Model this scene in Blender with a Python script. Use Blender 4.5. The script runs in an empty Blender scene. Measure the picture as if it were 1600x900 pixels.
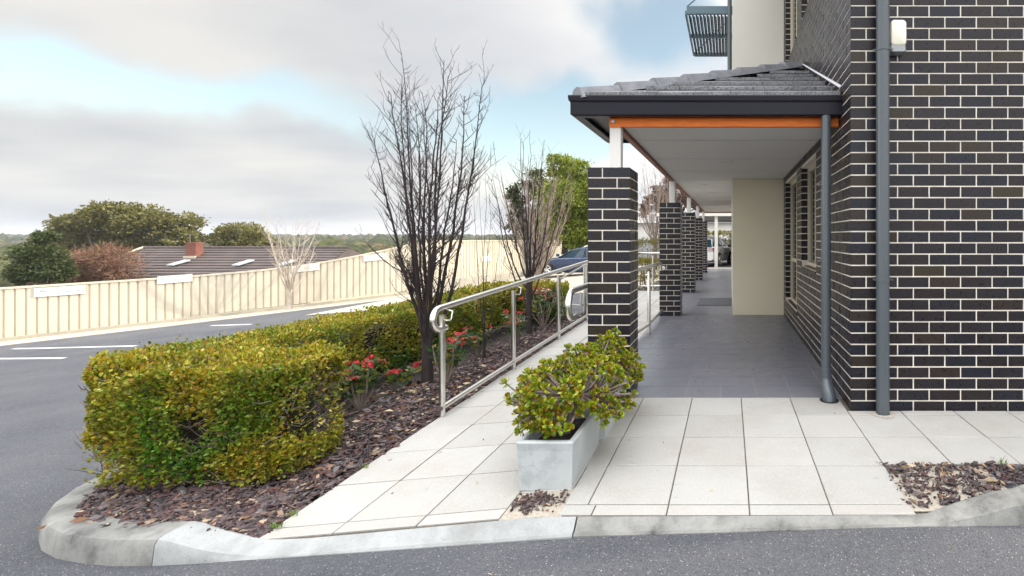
import bpy, math, random
import numpy as np
from mathutils import Vector, Matrix, noise
random.seed(7); RNG = np.random.RandomState(7)
C = bpy.context.scene.collection
S = bpy.context.scene
R = math.radians

# ------------------------------------------------------------------ camera, sky, sun, exposure
F, CX, CY, EYE = 770.0, 1139.0, 370.0, 1.32          # focal length and principal point measured in photo pixels (1600 wide)
cam = bpy.data.cameras.new('camera'); cam_o = bpy.data.objects.new('camera', cam); C.objects.link(cam_o)
cam_o.location = (0, 0, EYE); cam_o.rotation_euler = (R(90), 0, 0)
cam.sensor_width = 36; cam.lens = 36*F/1600
cam.shift_x = -(CX-800)/1600; cam.shift_y = -(450-CY)/1600
cam.clip_start = 0.05; cam.clip_end = 9000
S.camera = cam_o
SUN_EL, SUN_DIR = 24.0, (0.985, 0.17)                # the sun stands to the right, low
w = bpy.data.worlds.new('World'); S.world = w; w.use_nodes = True
nt = w.node_tree; nt.nodes.clear()
def N(t, tree=None, **k):
    n = (tree or nt).nodes.new(t)
    for a, b in k.items(): setattr(n, a, b)
    return n
def build_world():
    L = nt.links.new
    out = N('ShaderNodeOutputWorld'); bg = N('ShaderNodeBackground'); bg.inputs[1].default_value = 0.1
    sky = N('ShaderNodeTexSky', sky_type='NISHITA', sun_disc=False)
    sky.sun_elevation = R(SUN_EL); sky.sun_rotation = math.atan2(SUN_DIR[0], SUN_DIR[1])
    sky.air_density = 1.0; sky.dust_density = 0.6; sky.ozone_density = 1.5
    tc = N('ShaderNodeTexCoord'); sep = N('ShaderNodeSeparateXYZ'); L(tc.outputs['Generated'], sep.inputs[0])
    def M(op, a, b=None, c=None, clamp=False):
        m = N('ShaderNodeMath', operation=op); m.use_clamp = clamp
        for i, v in enumerate((a, b, c)):
            if v is None: continue
            if isinstance(v, (int, float)): m.inputs[i].default_value = v
            else: L(v, m.inputs[i])
        return m.outputs[0]
    z = M('MAXIMUM', sep.outputs[2], 0.0)
    # cloud deck seen in perspective: direction projected on a high plane
    den = M('ADD', z, 0.16)
    px = M('DIVIDE', sep.outputs[0], den); py = M('DIVIDE', sep.outputs[1], den)
    cmb = N('ShaderNodeCombineXYZ'); L(px, cmb.inputs[0]); L(py, cmb.inputs[1])
    mp = N('ShaderNodeMapping'); mp.inputs['Scale'].default_value = (0.55, 0.8, 1); mp.inputs['Location'].default_value = (3.1, 1.7, 0.4)
    mp.inputs['Rotation'].default_value = (0, 0, R(-14))
    L(cmb.outputs[0], mp.inputs[0])
    n1 = N('ShaderNodeTexNoise'); n1.inputs['Scale'].default_value = 1.1; n1.inputs['Detail'].default_value = 6; n1.inputs['Roughness'].default_value = 0.5
    n1.inputs['Distortion'].default_value = 0.3
    L(mp.outputs[0], n1.inputs['Vector'])
    n2 = N('ShaderNodeTexNoise'); n2.inputs['Scale'].default_value = 1.7; n2.inputs['Detail'].default_value = 5; n2.inputs['Roughness'].default_value = 0.45
    L(mp.outputs[0], n2.inputs['Vector'])
    # openings in the cloud deck at fixed directions (world space)
    def dirpx(x, y):
        v = Vector(((x-CX)/F, 1.0, (CY-y)/F)).normalized(); return v
    hole = None
    warp = N('ShaderNodeTexNoise'); warp.inputs['Scale'].default_value = 5; warp.inputs['Detail'].default_value = 4
    L(tc.outputs['Generated'], warp.inputs['Vector'])
    wv = N('ShaderNodeVectorMath', operation='SCALE'); wv.inputs['Scale'].default_value = 0.16; 
    ws = N('ShaderNodeVectorMath', operation='SUBTRACT'); L(warp.outputs['Color'], ws.inputs[0]); ws.inputs[1].default_value = (.5, .5, .5)
    L(ws.outputs[0], wv.inputs[0])
    wd = N('ShaderNodeVectorMath', operation='ADD'); L(tc.outputs['Generated'], wd.inputs[0]); L(wv.outputs[0], wd.inputs[1])
    for (x, y, rad, amp, fl) in [(40, 85, .085, .75, 2.0), (250, 125, .11, .30, 2.8), (400, 155, .11, .40, 3.0), (540, 180, .11, .30, 2.6), (840, 205, .16, 1.0, 2.2),
                                 (930, 190, .12, .8, 2.0), (1035, 30, .12, .85, 1.3), (940, 40, .07, .4, 1.3), (930, 105, .05, .0, 1.5)]:
        d = dirpx(x, y)
        sb = N('ShaderNodeVectorMath', operation='SUBTRACT'); L(wd.outputs[0], sb.inputs[0]); sb.inputs[1].default_value = d
        ml = N('ShaderNodeVectorMath', operation='MULTIPLY'); L(sb.outputs[0], ml.inputs[0]); ml.inputs[1].default_value = (1, 1, fl)
        ln = N('ShaderNodeVectorMath', operation='LENGTH'); L(ml.outputs[0], ln.inputs[0])
        q = M('DIVIDE', ln.outputs['Value'], rad); q = M('POWER', q, 2.0); q = M('MULTIPLY', q, -1.0); q = M('EXPONENT', q); q = M('MULTIPLY', q, amp)
        hole = q if hole is None else M('ADD', hole, q)
    dens = M('SUBTRACT', M('ADD', n1.outputs['Fac'], 0.40), hole)
    mr = N('ShaderNodeMapRange', interpolation_type='SMOOTHSTEP'); L(dens, mr.inputs[0])
    mr.inputs[1].default_value = 0.12; mr.inputs[2].default_value = 0.80; mask = mr.outputs[0]
    mask = M('MULTIPLY_ADD', mask, 0.86, 0.12)
    # cloud tone: soft grey undersides against bright tops, brighter to the right, plus added out-of-view fill
    cr = N('ShaderNodeValToRGB'); L(n2.outputs['Fac'], cr.inputs[0])
    cr.color_ramp.elements[0].position = 0.30; cr.color_ramp.elements[0].color = (.56, .58, .62, 1)
    cr.color_ramp.elements[1].position = 0.66; cr.color_ramp.elements[1].color = (.84, .82, .79, 1)
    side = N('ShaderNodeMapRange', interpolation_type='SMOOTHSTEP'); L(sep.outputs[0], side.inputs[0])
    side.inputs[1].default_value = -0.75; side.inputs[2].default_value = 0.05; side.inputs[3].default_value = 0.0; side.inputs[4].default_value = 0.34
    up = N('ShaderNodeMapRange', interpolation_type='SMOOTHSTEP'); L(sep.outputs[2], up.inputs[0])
    up.inputs[1].default_value = 0.40; up.inputs[2].default_value = 0.95; up.inputs[3].default_value = 0.0; up.inputs[4].default_value = 4.2  # overhead cloud brightness added to fill the shaded paving
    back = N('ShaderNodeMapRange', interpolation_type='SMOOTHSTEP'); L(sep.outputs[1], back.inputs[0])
    back.inputs[1].default_value = 0.15; back.inputs[2].default_value = -0.7; back.inputs[3].default_value = 0.0; back.inputs[4].default_value = 1.15  # added cloud glow behind the camera, lifts the entry wall and ceiling
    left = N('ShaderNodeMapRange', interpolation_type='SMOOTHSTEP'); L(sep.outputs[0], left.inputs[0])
    left.inputs[1].default_value = -0.86; left.inputs[2].default_value = -0.97; left.inputs[3].default_value = 0.0; left.inputs[4].default_value = 2.6  # added bright cloud beyond the left frame edge, fills the veranda shade
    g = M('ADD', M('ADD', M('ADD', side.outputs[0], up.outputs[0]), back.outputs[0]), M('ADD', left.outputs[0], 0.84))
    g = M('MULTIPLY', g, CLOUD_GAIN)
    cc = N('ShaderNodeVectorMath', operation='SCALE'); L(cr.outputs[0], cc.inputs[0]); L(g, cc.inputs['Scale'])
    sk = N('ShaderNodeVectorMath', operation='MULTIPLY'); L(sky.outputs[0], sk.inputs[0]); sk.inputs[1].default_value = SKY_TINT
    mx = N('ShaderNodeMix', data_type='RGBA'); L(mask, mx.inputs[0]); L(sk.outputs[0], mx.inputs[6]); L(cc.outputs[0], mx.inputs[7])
    
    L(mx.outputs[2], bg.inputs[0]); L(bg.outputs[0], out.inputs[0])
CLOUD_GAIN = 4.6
SKY_TINT = (1.15, 1.05, 0.84)
build_world()
sl = bpy.data.lights.new('sun', 'SUN'); sl.energy = 1.75; sl.angle = R(0.6); sl.color = (1.0, .90, .74)
so = bpy.data.objects.new('sun', sl); C.objects.link(so)
sd = Vector((SUN_DIR[0]*math.cos(R(SUN_EL)), SUN_DIR[1]*math.cos(R(SUN_EL)), math.sin(R(SUN_EL))))
so.rotation_euler = sd.to_track_quat('Z', 'Y').to_euler(); so.location = (20, 4, 20)
S.view_settings.view_transform = 'Standard'; S.view_settings.look = 'None'; S.view_settings.gamma = 1
S.view_settings.use_curve_mapping = False; S.view_settings.exposure = 1.40
S.cycles.max_bounces = 7; S.cycles.diffuse_bounces = 5; S.cycles.glossy_bounces = 3; S.cycles.transparent_max_bounces = 8
S.cycles.caustics_reflective = False; S.cycles.caustics_refractive = False

# ------------------------------------------------------------------ helpers
def tag(o, label=None, cat=None, group=None, kind=None):
    if label: o['label'] = label
    if cat: o['category'] = cat
    if group: o['group'] = group
    if kind: o['kind'] = kind
    return o
def empty(name, loc, label, cat, group=None, rz=0):
    o = bpy.data.objects.new(name, None); o.empty_display_size = .2; C.objects.link(o); o.location = loc; o.rotation_euler = (0, 0, rz)
    tag(o, label, cat, group); return o
def link(name, me, mats, parent=None, smooth=False):
    o = bpy.data.objects.new(name, me); C.objects.link(o)
    for m in (mats if isinstance(mats, (list, tuple)) else [mats]): me.materials.append(m)
    if smooth: me.shade_smooth()
    if parent is not None:
        o.parent = parent; l = parent; off = Vector((0, 0, 0))
        # meshes are written in world coordinates; take the unrotated parent's place off again
        while l is not None: off = off + l.location; l = l.parent
        o.location = -off
    return o
def npmesh(name, V, Q, mats, parent=None, smooth=False, mi=None):
    """V (n,3), Q (m,k) polygons with k corners each"""
    V = np.ascontiguousarray(V, dtype=np.float32); Q = np.ascontiguousarray(Q, dtype=np.int32)
    me = bpy.data.meshes.new(name); m, k = Q.shape
    me.vertices.add(len(V)); me.vertices.foreach_set('co', V.ravel())
    me.loops.add(m*k); me.loops.foreach_set('vertex_index', Q.ravel())
    me.polygons.add(m); me.polygons.foreach_set('loop_start', np.arange(m, dtype=np.int32)*k)
    if mi is not None: me.polygons.foreach_set('material_index', np.asarray(mi, dtype=np.int32))
    me.update(calc_edges=True)
    return link(name, me, mats, parent, smooth)
class MB:
    def __init__(s): s.v = []; s.f = []; s.m = []
    def add(s, vs, fs, m=0):
        b = len(s.v); s.v.extend([tuple(p) for p in vs]); s.f.extend([tuple(b+i for i in f) for f in fs]); s.m.extend([m]*len(fs)); return s
    def box(s, a, b, m=0, M=None):
        x0, y0, z0 = a; x1, y1, z1 = b
        vs = [(x0,y0,z0),(x1,y0,z0),(x1,y1,z0),(x0,y1,z0),(x0,y0,z1),(x1,y0,z1),(x1,y1,z1),(x0,y1,z1)]
        if M is not None: vs = [tuple(M @ Vector(p)) for p in vs]
        return s.add(vs, [(0,3,2,1),(4,5,6,7),(0,1,5,4),(1,2,6,5),(2,3,7,6),(3,0,4,7)], m)
    def bbox(s, a, b, e=.01, m=0):
        """box with chamfered vertical and top edges"""
        x0, y0, z0 = a; x1, y1, z1 = b
        def ring(i, z): return [(x0+i+e,y0+i,z),(x1-i-e,y0+i,z),(x1-i,y0+i+e,z),(x1-i,y1-i-e,z),(x1-i-e,y1-i,z),(x0+i+e,y1-i,z),(x0+i,y1-i-e,z),(x0+i,y0+i+e,z)]
        vs = ring(0, z0)+ring(0, z1-e)+ring(e, z1)
        fs = [tuple(reversed(range(8))), tuple(range(16, 24))]
        for k in (0, 8):
            for i in range(8): fs.append((k+i, k+(i+1) % 8, k+8+(i+1) % 8, k+8+i))
        return s.add(vs, fs, m)
    def tube(s, pts, rad, n=8, m=0, cap=True):
        pts = [Vector(p) for p in pts]; k = len(pts)
        if not isinstance(rad, (list, tuple)): rad = [rad]*k
        vs = []; up = None
        for i in range(k):
            t = (pts[min(i+1, k-1)]-pts[max(i-1, 0)])
            if t.length < 1e-9: t = Vector((0, 0, 1))
            t.normalize()
            if up is None:
                up = Vector((1, 0, 0)) if abs(t.x) < .8 else Vector((0, 1, 0))
            a = (up - t*up.dot(t)); 
            if a.length < 1e-6: a = t.orthogonal()
            a.normalize(); b = t.cross(a); up = a
            for j in range(n):
                q = 2*math.pi*j/n; vs.append(pts[i]+a*(math.cos(q)*rad[i])+b*(math.sin(q)*rad[i]))
        fs = []
        for i in range(k-1):
            for j in range(n):
                fs.append((i*n+j, i*n+(j+1) % n, (i+1)*n+(j+1) % n, (i+1)*n+j))
        if cap: fs.append(tuple(reversed(range(n)))); fs.append(tuple(range((k-1)*n, k*n)))
        return s.add(vs, fs, m)
    def cyl(s, c, r, h, n=20, m=0, axis='z', r2=None):
        c = Vector(c); d = {'x': Vector((h,0,0)), 'y': Vector((0,h,0)), 'z': Vector((0,0,h))}[axis]
        return s.tube([c, c+d], [r, r if r2 is None else r2], n, m)
    def build(s, name, mats, parent=None, smooth=False, auto=False):
        me = bpy.data.meshes.new(name); me.from_pydata(s.v, [], s.f)
        me.polygons.foreach_set('material_index', s.m); me.update()
        o = link(name, me, mats, parent, smooth)
        if auto:
            me.shade_smooth()
            try: me.set_sharp_from_angle(angle=R(35))
            except Exception: pass
        return o

# ------------------------------------------------------------------ materials
def mat(name, base=(.5,.5,.5), rough=.6, metal=0.0, spec=.5):
    m = bpy.data.materials.new(name); m.use_nodes = True
    b = m.node_tree.nodes['Principled BSDF']
    b.inputs['Base Color'].default_value = (*base, 1); b.inputs['Roughness'].default_value = rough
    b.inputs['Metallic'].default_value = metal; b.inputs['Specular IOR Level'].default_value = spec
    return m
def nodes(m): return m.node_tree, m.node_tree.nodes['Principled BSDF'], m.node_tree.links.new
def ramp(t, src, stops, interp='LINEAR'):
    r = t.nodes.new('ShaderNodeValToRGB'); t.links.new(src, r.inputs[0]); r.color_ramp.interpolation = interp
    e = r.color_ramp.elements
    while len(e) > 1: e.remove(e[-1])
    e[0].position = stops[0][0]; e[0].color = (*stops[0][1], 1)
    for p, c in stops[1:]:
        q = e.new(p); q.color = (*c, 1)
    return r.outputs[0]
def coords(t, which='Object'):
    n = t.nodes.new('ShaderNodeTexCoord'); return n.outputs[which]
def tnoise(t, scale, detail=4, rough=.55, vec=None, out='Fac', stretch=None):
    n = t.nodes.new('ShaderNodeTexNoise'); n.inputs['Scale'].default_value = scale; n.inputs['Detail'].default_value = detail; n.inputs['Roughness'].default_value = rough
    v = vec if vec is not None else coords(t)
    if stretch:
        mp = t.nodes.new('ShaderNodeMapping'); mp.inputs['Scale'].default_value = stretch; t.links.new(v, mp.inputs[0]); v = mp.outputs[0]
    t.links.new(v, n.inputs['Vector']); return n.outputs[out]
def mix(t, fac, a, b, mode='MIX'):
    m = t.nodes.new('ShaderNodeMix'); m.data_type = 'RGBA'; m.blend_type = mode
    for i, v in ((0, fac), (6, a), (7, b)):
        if isinstance(v, (int, float)): m.inputs[i].default_value = v
        elif isinstance(v, tuple): m.inputs[i].default_value = (*v, 1)
        else: t.links.new(v, m.inputs[i])
    return m.outputs[2]
def bump(t, b, src, strength=.3, dist=.01):
    n = t.nodes.new('ShaderNodeBump'); n.inputs['Strength'].default_value = strength; n.inputs['Distance'].default_value = dist
    t.links.new(src, n.inputs['Height']); t.links.new(n.outputs[0], b.inputs['Normal'])
def rnd(t): return t.nodes.new('ShaderNodeNewGeometry').outputs['Random Per Island']
def mr(t, src, a, b, c=0., d=1.):
    n = t.nodes.new('ShaderNodeMapRange'); t.links.new(src, n.inputs[0])
    for i, v in enumerate((a, b, c, d)): n.inputs[i+1].default_value = v
    return n.outputs[0]

def m_brick():
    m = mat('glazed_brick', rough=.42, spec=.30); t, b, L = nodes(m)
    c = ramp(t, rnd(t), [(0, (.008,.008,.014)), (.3, (.014,.010,.011)), (.6, (.006,.009,.019)), (.85, (.019,.013,.012)), (.98, (.028,.020,.011)), (1, (.032,.024,.010))])
    sp = tnoise(t, 420, 2, .6); s2 = ramp(t, sp, [(.62, (0,0,0)), (.72, (1,1,1))])
    blot = tnoise(t, 5, 3); c = mix(t, mr(t, blot, .35, .75, 0, .35), c, (.020,.016,.018))
    c = mix(t, s2, c, (.10,.085,.07)); L(c, b.inputs['Base Color'])
    L(mr(t, tnoise(t, 30, 4), .3, .7, .24, .42), b.inputs['Roughness']); bump(t, b, tnoise(t, 260, 3), .25, .002); return m
def m_mortar():
    m = mat('cream_mortar', rough=.9, spec=.2); t, b, L = nodes(m)
    L(ramp(t, tnoise(t, 14, 5), [(.3, (.68,.62,.53)), (.6, (.80,.75,.66)), (.8, (.74,.68,.59))]), b.inputs['Base Color']); bump(t, b, tnoise(t, 300, 3), .4, .003); return m
def m_paver():
    m = mat('exposed_aggregate_paver', rough=.85); t, b, L = nodes(m)
    c = ramp(t, rnd(t), [(0, (.35,.34,.315)), (.3, (.41,.40,.38)), (.6, (.38,.37,.345)), (.8, (.43,.42,.395)), (1, (.40,.38,.35))])
    c = mix(t, mr(t, tnoise(t, 2.2, 6, .65), .42, .72, 0, .55), c, (.31,.285,.245))
    c = mix(t, ramp(t, tnoise(t, 13, 4, .6), [(.66, (0,0,0)), (.72, (.6,.6,.6))]), c, (.22,.20,.175))
    c = mix(t, ramp(t, tnoise(t, 260, 2, .7), [(.60, (0,0,0)), (.68, (1,1,1))]), c, (.27,.24,.21))
    c = mix(t, ramp(t, tnoise(t, 200, 2, .7, stretch=(1.3,1,1)), [(.62, (0,0,0)), (.70, (1,1,1))]), c, (.68,.66,.61))
    L(c, b.inputs['Base Color']); bump(t, b, tnoise(t, 220, 3), .35, .003); return m
def m_asphalt():
    m = mat('asphalt', rough=.78, spec=.4); t, b, L = nodes(m)
    c = ramp(t, tnoise(t, 1.1, 5, .6), [(.32, (.040,.045,.058)), (.5, (.062,.066,.079)), (.7, (.092,.093,.102))])
    v = t.nodes.new('ShaderNodeTexVoronoi'); v.inputs['Scale'].default_value = 150; L(coords(t), v.inputs['Vector'])
    c = mix(t, mr(t, v.outputs['Color'], .1, .9, 0, .5), c, (.16,.16,.165))
    v2 = t.nodes.new('ShaderNodeTexVoronoi'); v2.inputs['Scale'].default_value = 55; L(coords(t), v2.inputs['Vector'])
    c = mix(t, ramp(t, v2.outputs['Distance'], [(.10, (1,1,1)), (.16, (0,0,0))]), c, (.42,.40,.37))
    c = mix(t, ramp(t, tnoise(t, 170, 2, .7), [(.36, (1,1,1)), (.44, (0,0,0))]), c, (.035,.035,.04))
    L(c, b.inputs['Base Color']); bump(t, b, v.outputs['Distance'], .8, .006); return m
def m_conc(name, a, bb, stain=(.2,.2,.19), amt=.4, sc=3.0, streak=(1,1,1)):
    m = mat(name, rough=.88); t, b, L = nodes(m)
    c = ramp(t, tnoise(t, 9, 6, .65), [(.3, a), (.7, bb)])
    c = mix(t, mr(t, tnoise(t, sc, 6, .68, stretch=streak), .45, .66, 0, amt), c, stain)
    c = mix(t, ramp(t, tnoise(t, 180, 2, .6), [(.63, (0,0,0)), (.7, (1,1,1))]), c, tuple(x*.55 for x in a))
    L(c, b.inputs['Base Color']); bump(t, b, tnoise(t, 120, 4), .3, .004); return m
def m_leaf(name, cols, trans=.35, patch=None, psc=3.0, rough=.5, zyel=None):
    """cols: per-leaf colour ramp; patch: second ramp mixed in by a slow noise"""
    m = mat(name, rough=rough, spec=.35); t, b, L = nodes(m)
    n = len(cols); c = ramp(t, rnd(t), [(i/(n-1), q) for i, q in enumerate(cols)])
    if patch:
        k = len(patch); c2 = ramp(t, rnd(t), [(i/(k-1), q) for i, q in enumerate(patch)])
        f = mr(t, tnoise(t, psc, 4), .42, .58)
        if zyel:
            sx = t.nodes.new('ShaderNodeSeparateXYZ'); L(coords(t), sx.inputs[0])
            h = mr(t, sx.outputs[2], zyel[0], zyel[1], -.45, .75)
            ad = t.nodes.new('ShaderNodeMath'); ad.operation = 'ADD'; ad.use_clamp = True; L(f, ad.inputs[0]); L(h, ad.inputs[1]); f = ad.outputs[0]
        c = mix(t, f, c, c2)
    L(c, b.inputs['Base Color'])
    tr = t.nodes.new('ShaderNodeBsdfTranslucent'); L(c, tr.inputs[0])
    ms = t.nodes.new('ShaderNodeMixShader'); ms.inputs[0].default_value = trans
    o = t.nodes['Material Output']; L(b.outputs[0], ms.inputs[1]); L(tr.outputs[0], ms.inputs[2]); L(ms.outputs[0], o.inputs[0]); return m
def m_bark(name, a, bb, sc=20):
    m = mat(name, rough=.9); t, b, L = nodes(m)
    n = tnoise(t, sc, 5, .6, stretch=(1,1,.25)); L(ramp(t, n, [(.3, a), (.7, bb)]), b.inputs['Base Color']); bump(t, b, n, .5, .01); return m
def m_noise(name, a, bb, sc=8, rough=.6, spec=.5, metal=0., bs=0., stretch=None):
    m = mat(name, rough=rough, spec=spec, metal=metal); t, b, L = nodes(m)
    n = tnoise(t, sc, 5, .6, stretch=stretch); L(ramp(t, n, [(.3, a), (.7, bb)]), b.inputs['Base Color'])
    if bs: bump(t, b, n, bs, .004)
    return m
M = {}
M['brick'] = m_brick(); M['mortar'] = m_mortar(); M['paver'] = m_paver(); M['asphalt'] = m_asphalt()
M['kerb'] = m_conc('kerb_concrete', (.20,.20,.19), (.33,.325,.30), (.07,.072,.07), 1.0, 4.5)
M['kerb_flush'] = m_conc('kerb_concrete_pale', (.31,.32,.315), (.37,.38,.375), (.17,.17,.16), .6, 3.5)
M['apron'] = m_conc('sandy_concrete', (.38,.34,.275), (.44,.40,.32), (.28,.25,.20), .5, .8)
M['joint'] = m_noise('dirty_joint', (.06,.055,.045), (.16,.14,.11), 60, .95)
M['sand'] = m_noise('sandy_soil', (.30,.26,.21), (.48,.43,.36), 60, .95, bs=.5)
M['soil'] = m_noise('dark_soil', (.022,.018,.016), (.06,.048,.04), 50, .95, bs=.6)
def m_floor():
    m = mat('grey_floor_tile', rough=.32, spec=.5); t, b, L = nodes(m)
    c = ramp(t, rnd(t), [(0, (.142,.145,.175)), (.5, (.155,.156,.185)), (1, (.165,.164,.188))])
    c = mix(t, mr(t, tnoise(t, 5, 5), .4, .7, 0, .35), c, (.19,.185,.205)); L(c, b.inputs['Base Color'])
    L(mr(t, tnoise(t, 7, 5), .3, .7, .26, .42), b.inputs['Roughness']); return m
M['floor'] = m_floor()
M['grout'] = mat('pale_grout', (.30,.29,.28), .9)
M['render'] = m_noise('cream_render', (.80,.74,.56), (.84,.78,.60), 2.0, .85, .3)
M['render_up'] = m_noise('cream_render_upper', (.62,.60,.53), (.66,.64,.57), 1.5, .85, .3)
M['ceiling'] = m_noise('white_ceiling_board', (.83,.81,.78), (.85,.83,.80), 3, .8, .3)
M['timber'] = m_noise('orange_stained_timber', (.66,.115,.008), (.80,.22,.02), 6, .45, .3, stretch=(1.2,8,14))
M['timber_dark'] = m_noise('red_stained_timber', (.24,.06,.02), (.32,.10,.035), 6, .5, .5, stretch=(8,.6,8))
M['gutter'] = mat('dark_gutter', (.009,.009,.016), .35, 0, .22)
M['pipe'] = mat('grey_pipe', (.070,.085,.098), .30, 0, .6)
M['white_post'] = m_noise('white_post_paint', (.70,.68,.65), (.76,.74,.71), 4, .5)
M['tile_roof'] = m_noise('grey_concrete_roof_tile', (.13,.135,.15), (.22,.225,.24), 9, .7, bs=.3)
def m_lichen():
    m = mat('lichen_tile', rough=.8); t, b, L = nodes(m)
    c = ramp(t, tnoise(t, 6, 4), [(.3, (.13,.135,.15)), (.7, (.23,.235,.25))])
    c = mix(t, ramp(t, tnoise(t, 70, 5, .7), [(.52, (0,0,0)), (.58, (1,1,1))]), c, (.045,.045,.04))
    c = mix(t, ramp(t, tnoise(t, 50, 5, .7, stretch=(1,1.2,1)), [(.60, (0,0,0)), (.66, (1,1,1))]), c, (.36,.36,.30))
    L(c, b.inputs['Base Color']); return m
M['lichen'] = m_lichen()
def m_steel():
    m = mat('brushed_steel', (.72,.70,.66), .26, 1.0); t, b, L = nodes(m)
    b.inputs['Roughness'].default_value = .28; return m
M['steel'] = m_steel()
M['steel_dark'] = mat('dark_steel', (.30,.29,.28), .4, 1.0)
M['frame'] = mat('cream_window_frame', (.62,.56,.42), .4)
M['glass'] = mat('dark_window_glass', (.02,.024,.026), .03, 0, .9)
M['glass_blue'] = mat('tinted_car_glass', (.02,.06,.09), .04, 0, .9)
M['car_blue'] = mat('navy_car_paint', (.012,.028,.075), .18, .35, .8)
M['car_white'] = mat('white_car_paint', (.80,.80,.79), .2, 0, .6)
M['tyre'] = mat('tyre_rubber', (.02,.02,.02), .8)
M['rim'] = mat('alloy_rim', (.62,.60,.57), .3, .8)
M['red_lamp'] = mat('red_tail_lamp', (.45,.01,.015), .2)
M['black'] = mat('black_plastic', (.015,.015,.017), .5)
M['lamp'] = mat('clear_head_lamp', (.7,.7,.7), .1)
def m_fence():
    m = mat('cream_steel_sheet', rough=.5, spec=.4); t, b, L = nodes(m)
    L(ramp(t, tnoise(t, .7, 4), [(.3, (.54,.49,.395)), (.7, (.58,.53,.435))]), b.inputs['Base Color']); return m
M['fence'] = m_fence()
M['fence_rib'] = mat('fence_rib_shadow_tone', (.36,.30,.19), .6)
M['fence_grey'] = m_noise('grey_steel_sheet', (.34,.35,.35), (.38,.39,.39), 1, .6)
M['plinth'] = m_conc('fence_plinth', (.36,.34,.29), (.44,.41,.36), (.25,.23,.2), .5, 1.2)
M['sign'] = mat('white_sign_board', (.70,.70,.69), .4)
M['sign_ink'] = mat('grey_sign_ink', (.12,.14,.12), .5)
M['paint'] = m_noise('white_road_paint', (.62,.62,.60), (.76,.76,.74), 30, .7)
def m_planter():
    m = mat('cracked_planter_paint', rough=.55); t, b, L = nodes(m)
    c = ramp(t, tnoise(t, 3, 4), [(.35, (.41,.44,.445)), (.7, (.50,.53,.53))])
    v = t.nodes.new('ShaderNodeTexVoronoi'); v.feature = 'DISTANCE_TO_EDGE'; v.inputs['Scale'].default_value = 9
    wp = mix(t, .12, coords(t), tnoise(t, 7, 4, .6, out='Color')); L(wp, v.inputs['Vector'])
    e = ramp(t, v.outputs['Distance'], [(.0, (1,1,1)), (.022, (0,0,0))])
    g = mr(t, tnoise(t, 3.2, 2), .56, .62); f = t.nodes.new('ShaderNodeMath'); f.operation = 'MULTIPLY'; L(e, f.inputs[0]); L(g, f.inputs[1])
    c = mix(t, f.outputs[0], c, (.20,.23,.25))
    c = mix(t, mr(t, tnoise(t, 8, 6, .7), .50, .75, 0, .8), c, (.24,.28,.30)); L(c, b.inputs['Base Color']); return m
M['planter'] = m_planter()
M['chips'] = mat('bark_chip', rough=.85)
def _chips():
    t, b, L = nodes(M['chips'])
    c = ramp(t, rnd(t), [(0, (.016,.010,.012)), (.2, (.055,.034,.032)), (.36, (.12,.10,.105)), (.5, (.065,.024,.016)), (.62, (.18,.16,.165)), (.76, (.13,.045,.03)), (.88, (.07,.04,.045)), (.95, (.32,.19,.12)), (1, (.52,.41,.28))])
    c = mix(t, mr(t, tnoise(t, 80, 3, stretch=(1,1,3)), .3, .7, 0, .5), c, (.06,.05,.055)); L(c, b.inputs['Base Color']); bump(t, b, tnoise(t, 120, 3), .4, .004)
_chips()
M['litter'] = m_leaf('dry_leaf', [(.45,.36,.22), (.55,.45,.30), (.30,.17,.09), (.22,.10,.05)], .15)
M['box_leaf'] = m_leaf('box_hedge_leaf', [(.014,.06,.005), (.05,.18,.012), (.10,.27,.02), (.018,.07,.008), (.28,.44,.05), (.02,.08,.012), (.32,.22,.02), (.065,.22,.015), (.010,.04,.005)], .3,
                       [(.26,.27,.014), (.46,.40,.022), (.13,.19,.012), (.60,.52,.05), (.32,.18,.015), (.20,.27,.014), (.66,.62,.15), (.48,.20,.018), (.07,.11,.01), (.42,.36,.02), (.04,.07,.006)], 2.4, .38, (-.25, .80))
M['twig'] = m_noise('hedge_twig', (.14,.105,.085), (.25,.20,.165), 30, .9)
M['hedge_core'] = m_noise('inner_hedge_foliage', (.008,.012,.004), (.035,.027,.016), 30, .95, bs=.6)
M['bark'] = m_bark('dark_tree_bark', (.020,.014,.015), (.048,.034,.033))
M['bark_pale'] = m_bark('pale_tree_bark', (.34,.29,.24), (.52,.46,.39))
M['bark_grey'] = m_bark('grey_brown_bark', (.16,.12,.10), (.30,.24,.20))
M['jade_leaf'] = m_leaf('succulent_leaf', [(.14,.26,.010), (.26,.36,.016), (.46,.46,.028), (.10,.20,.010), (.50,.42,.03), (.30,.12,.015), (.08,.17,.01), (.20,.30,.012), (.22,.07,.012)], .2, rough=.38)
M['jade_stem'] = m_bark('succulent_stem', (.14,.11,.11), (.27,.21,.20), 40)
M['shrub_leaf'] = m_leaf('shrub_leaf', [(.03,.085,.02), (.055,.13,.035), (.03,.08,.03), (.10,.17,.05), (.40,.34,.04), (.05,.11,.04)], .25, rough=.35)
M['petal'] = m_leaf('red_petal', [(.42,.006,.018), (.58,.015,.03), (.36,.008,.014), (.62,.05,.06)], .2, rough=.5)
M['grass'] = m_leaf('grass_blade', [(.10,.20,.03), (.20,.30,.05)], .3)
M['gum_leaf'] = m_leaf('olive_tree_leaf', [(.06,.068,.016), (.13,.125,.026), (.20,.18,.038), (.09,.09,.02), (.27,.23,.06)], .25)
M['gum_leaf2'] = m_leaf('dark_tree_leaf', [(.028,.045,.012), (.06,.08,.02), (.10,.12,.03)], .25)
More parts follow.
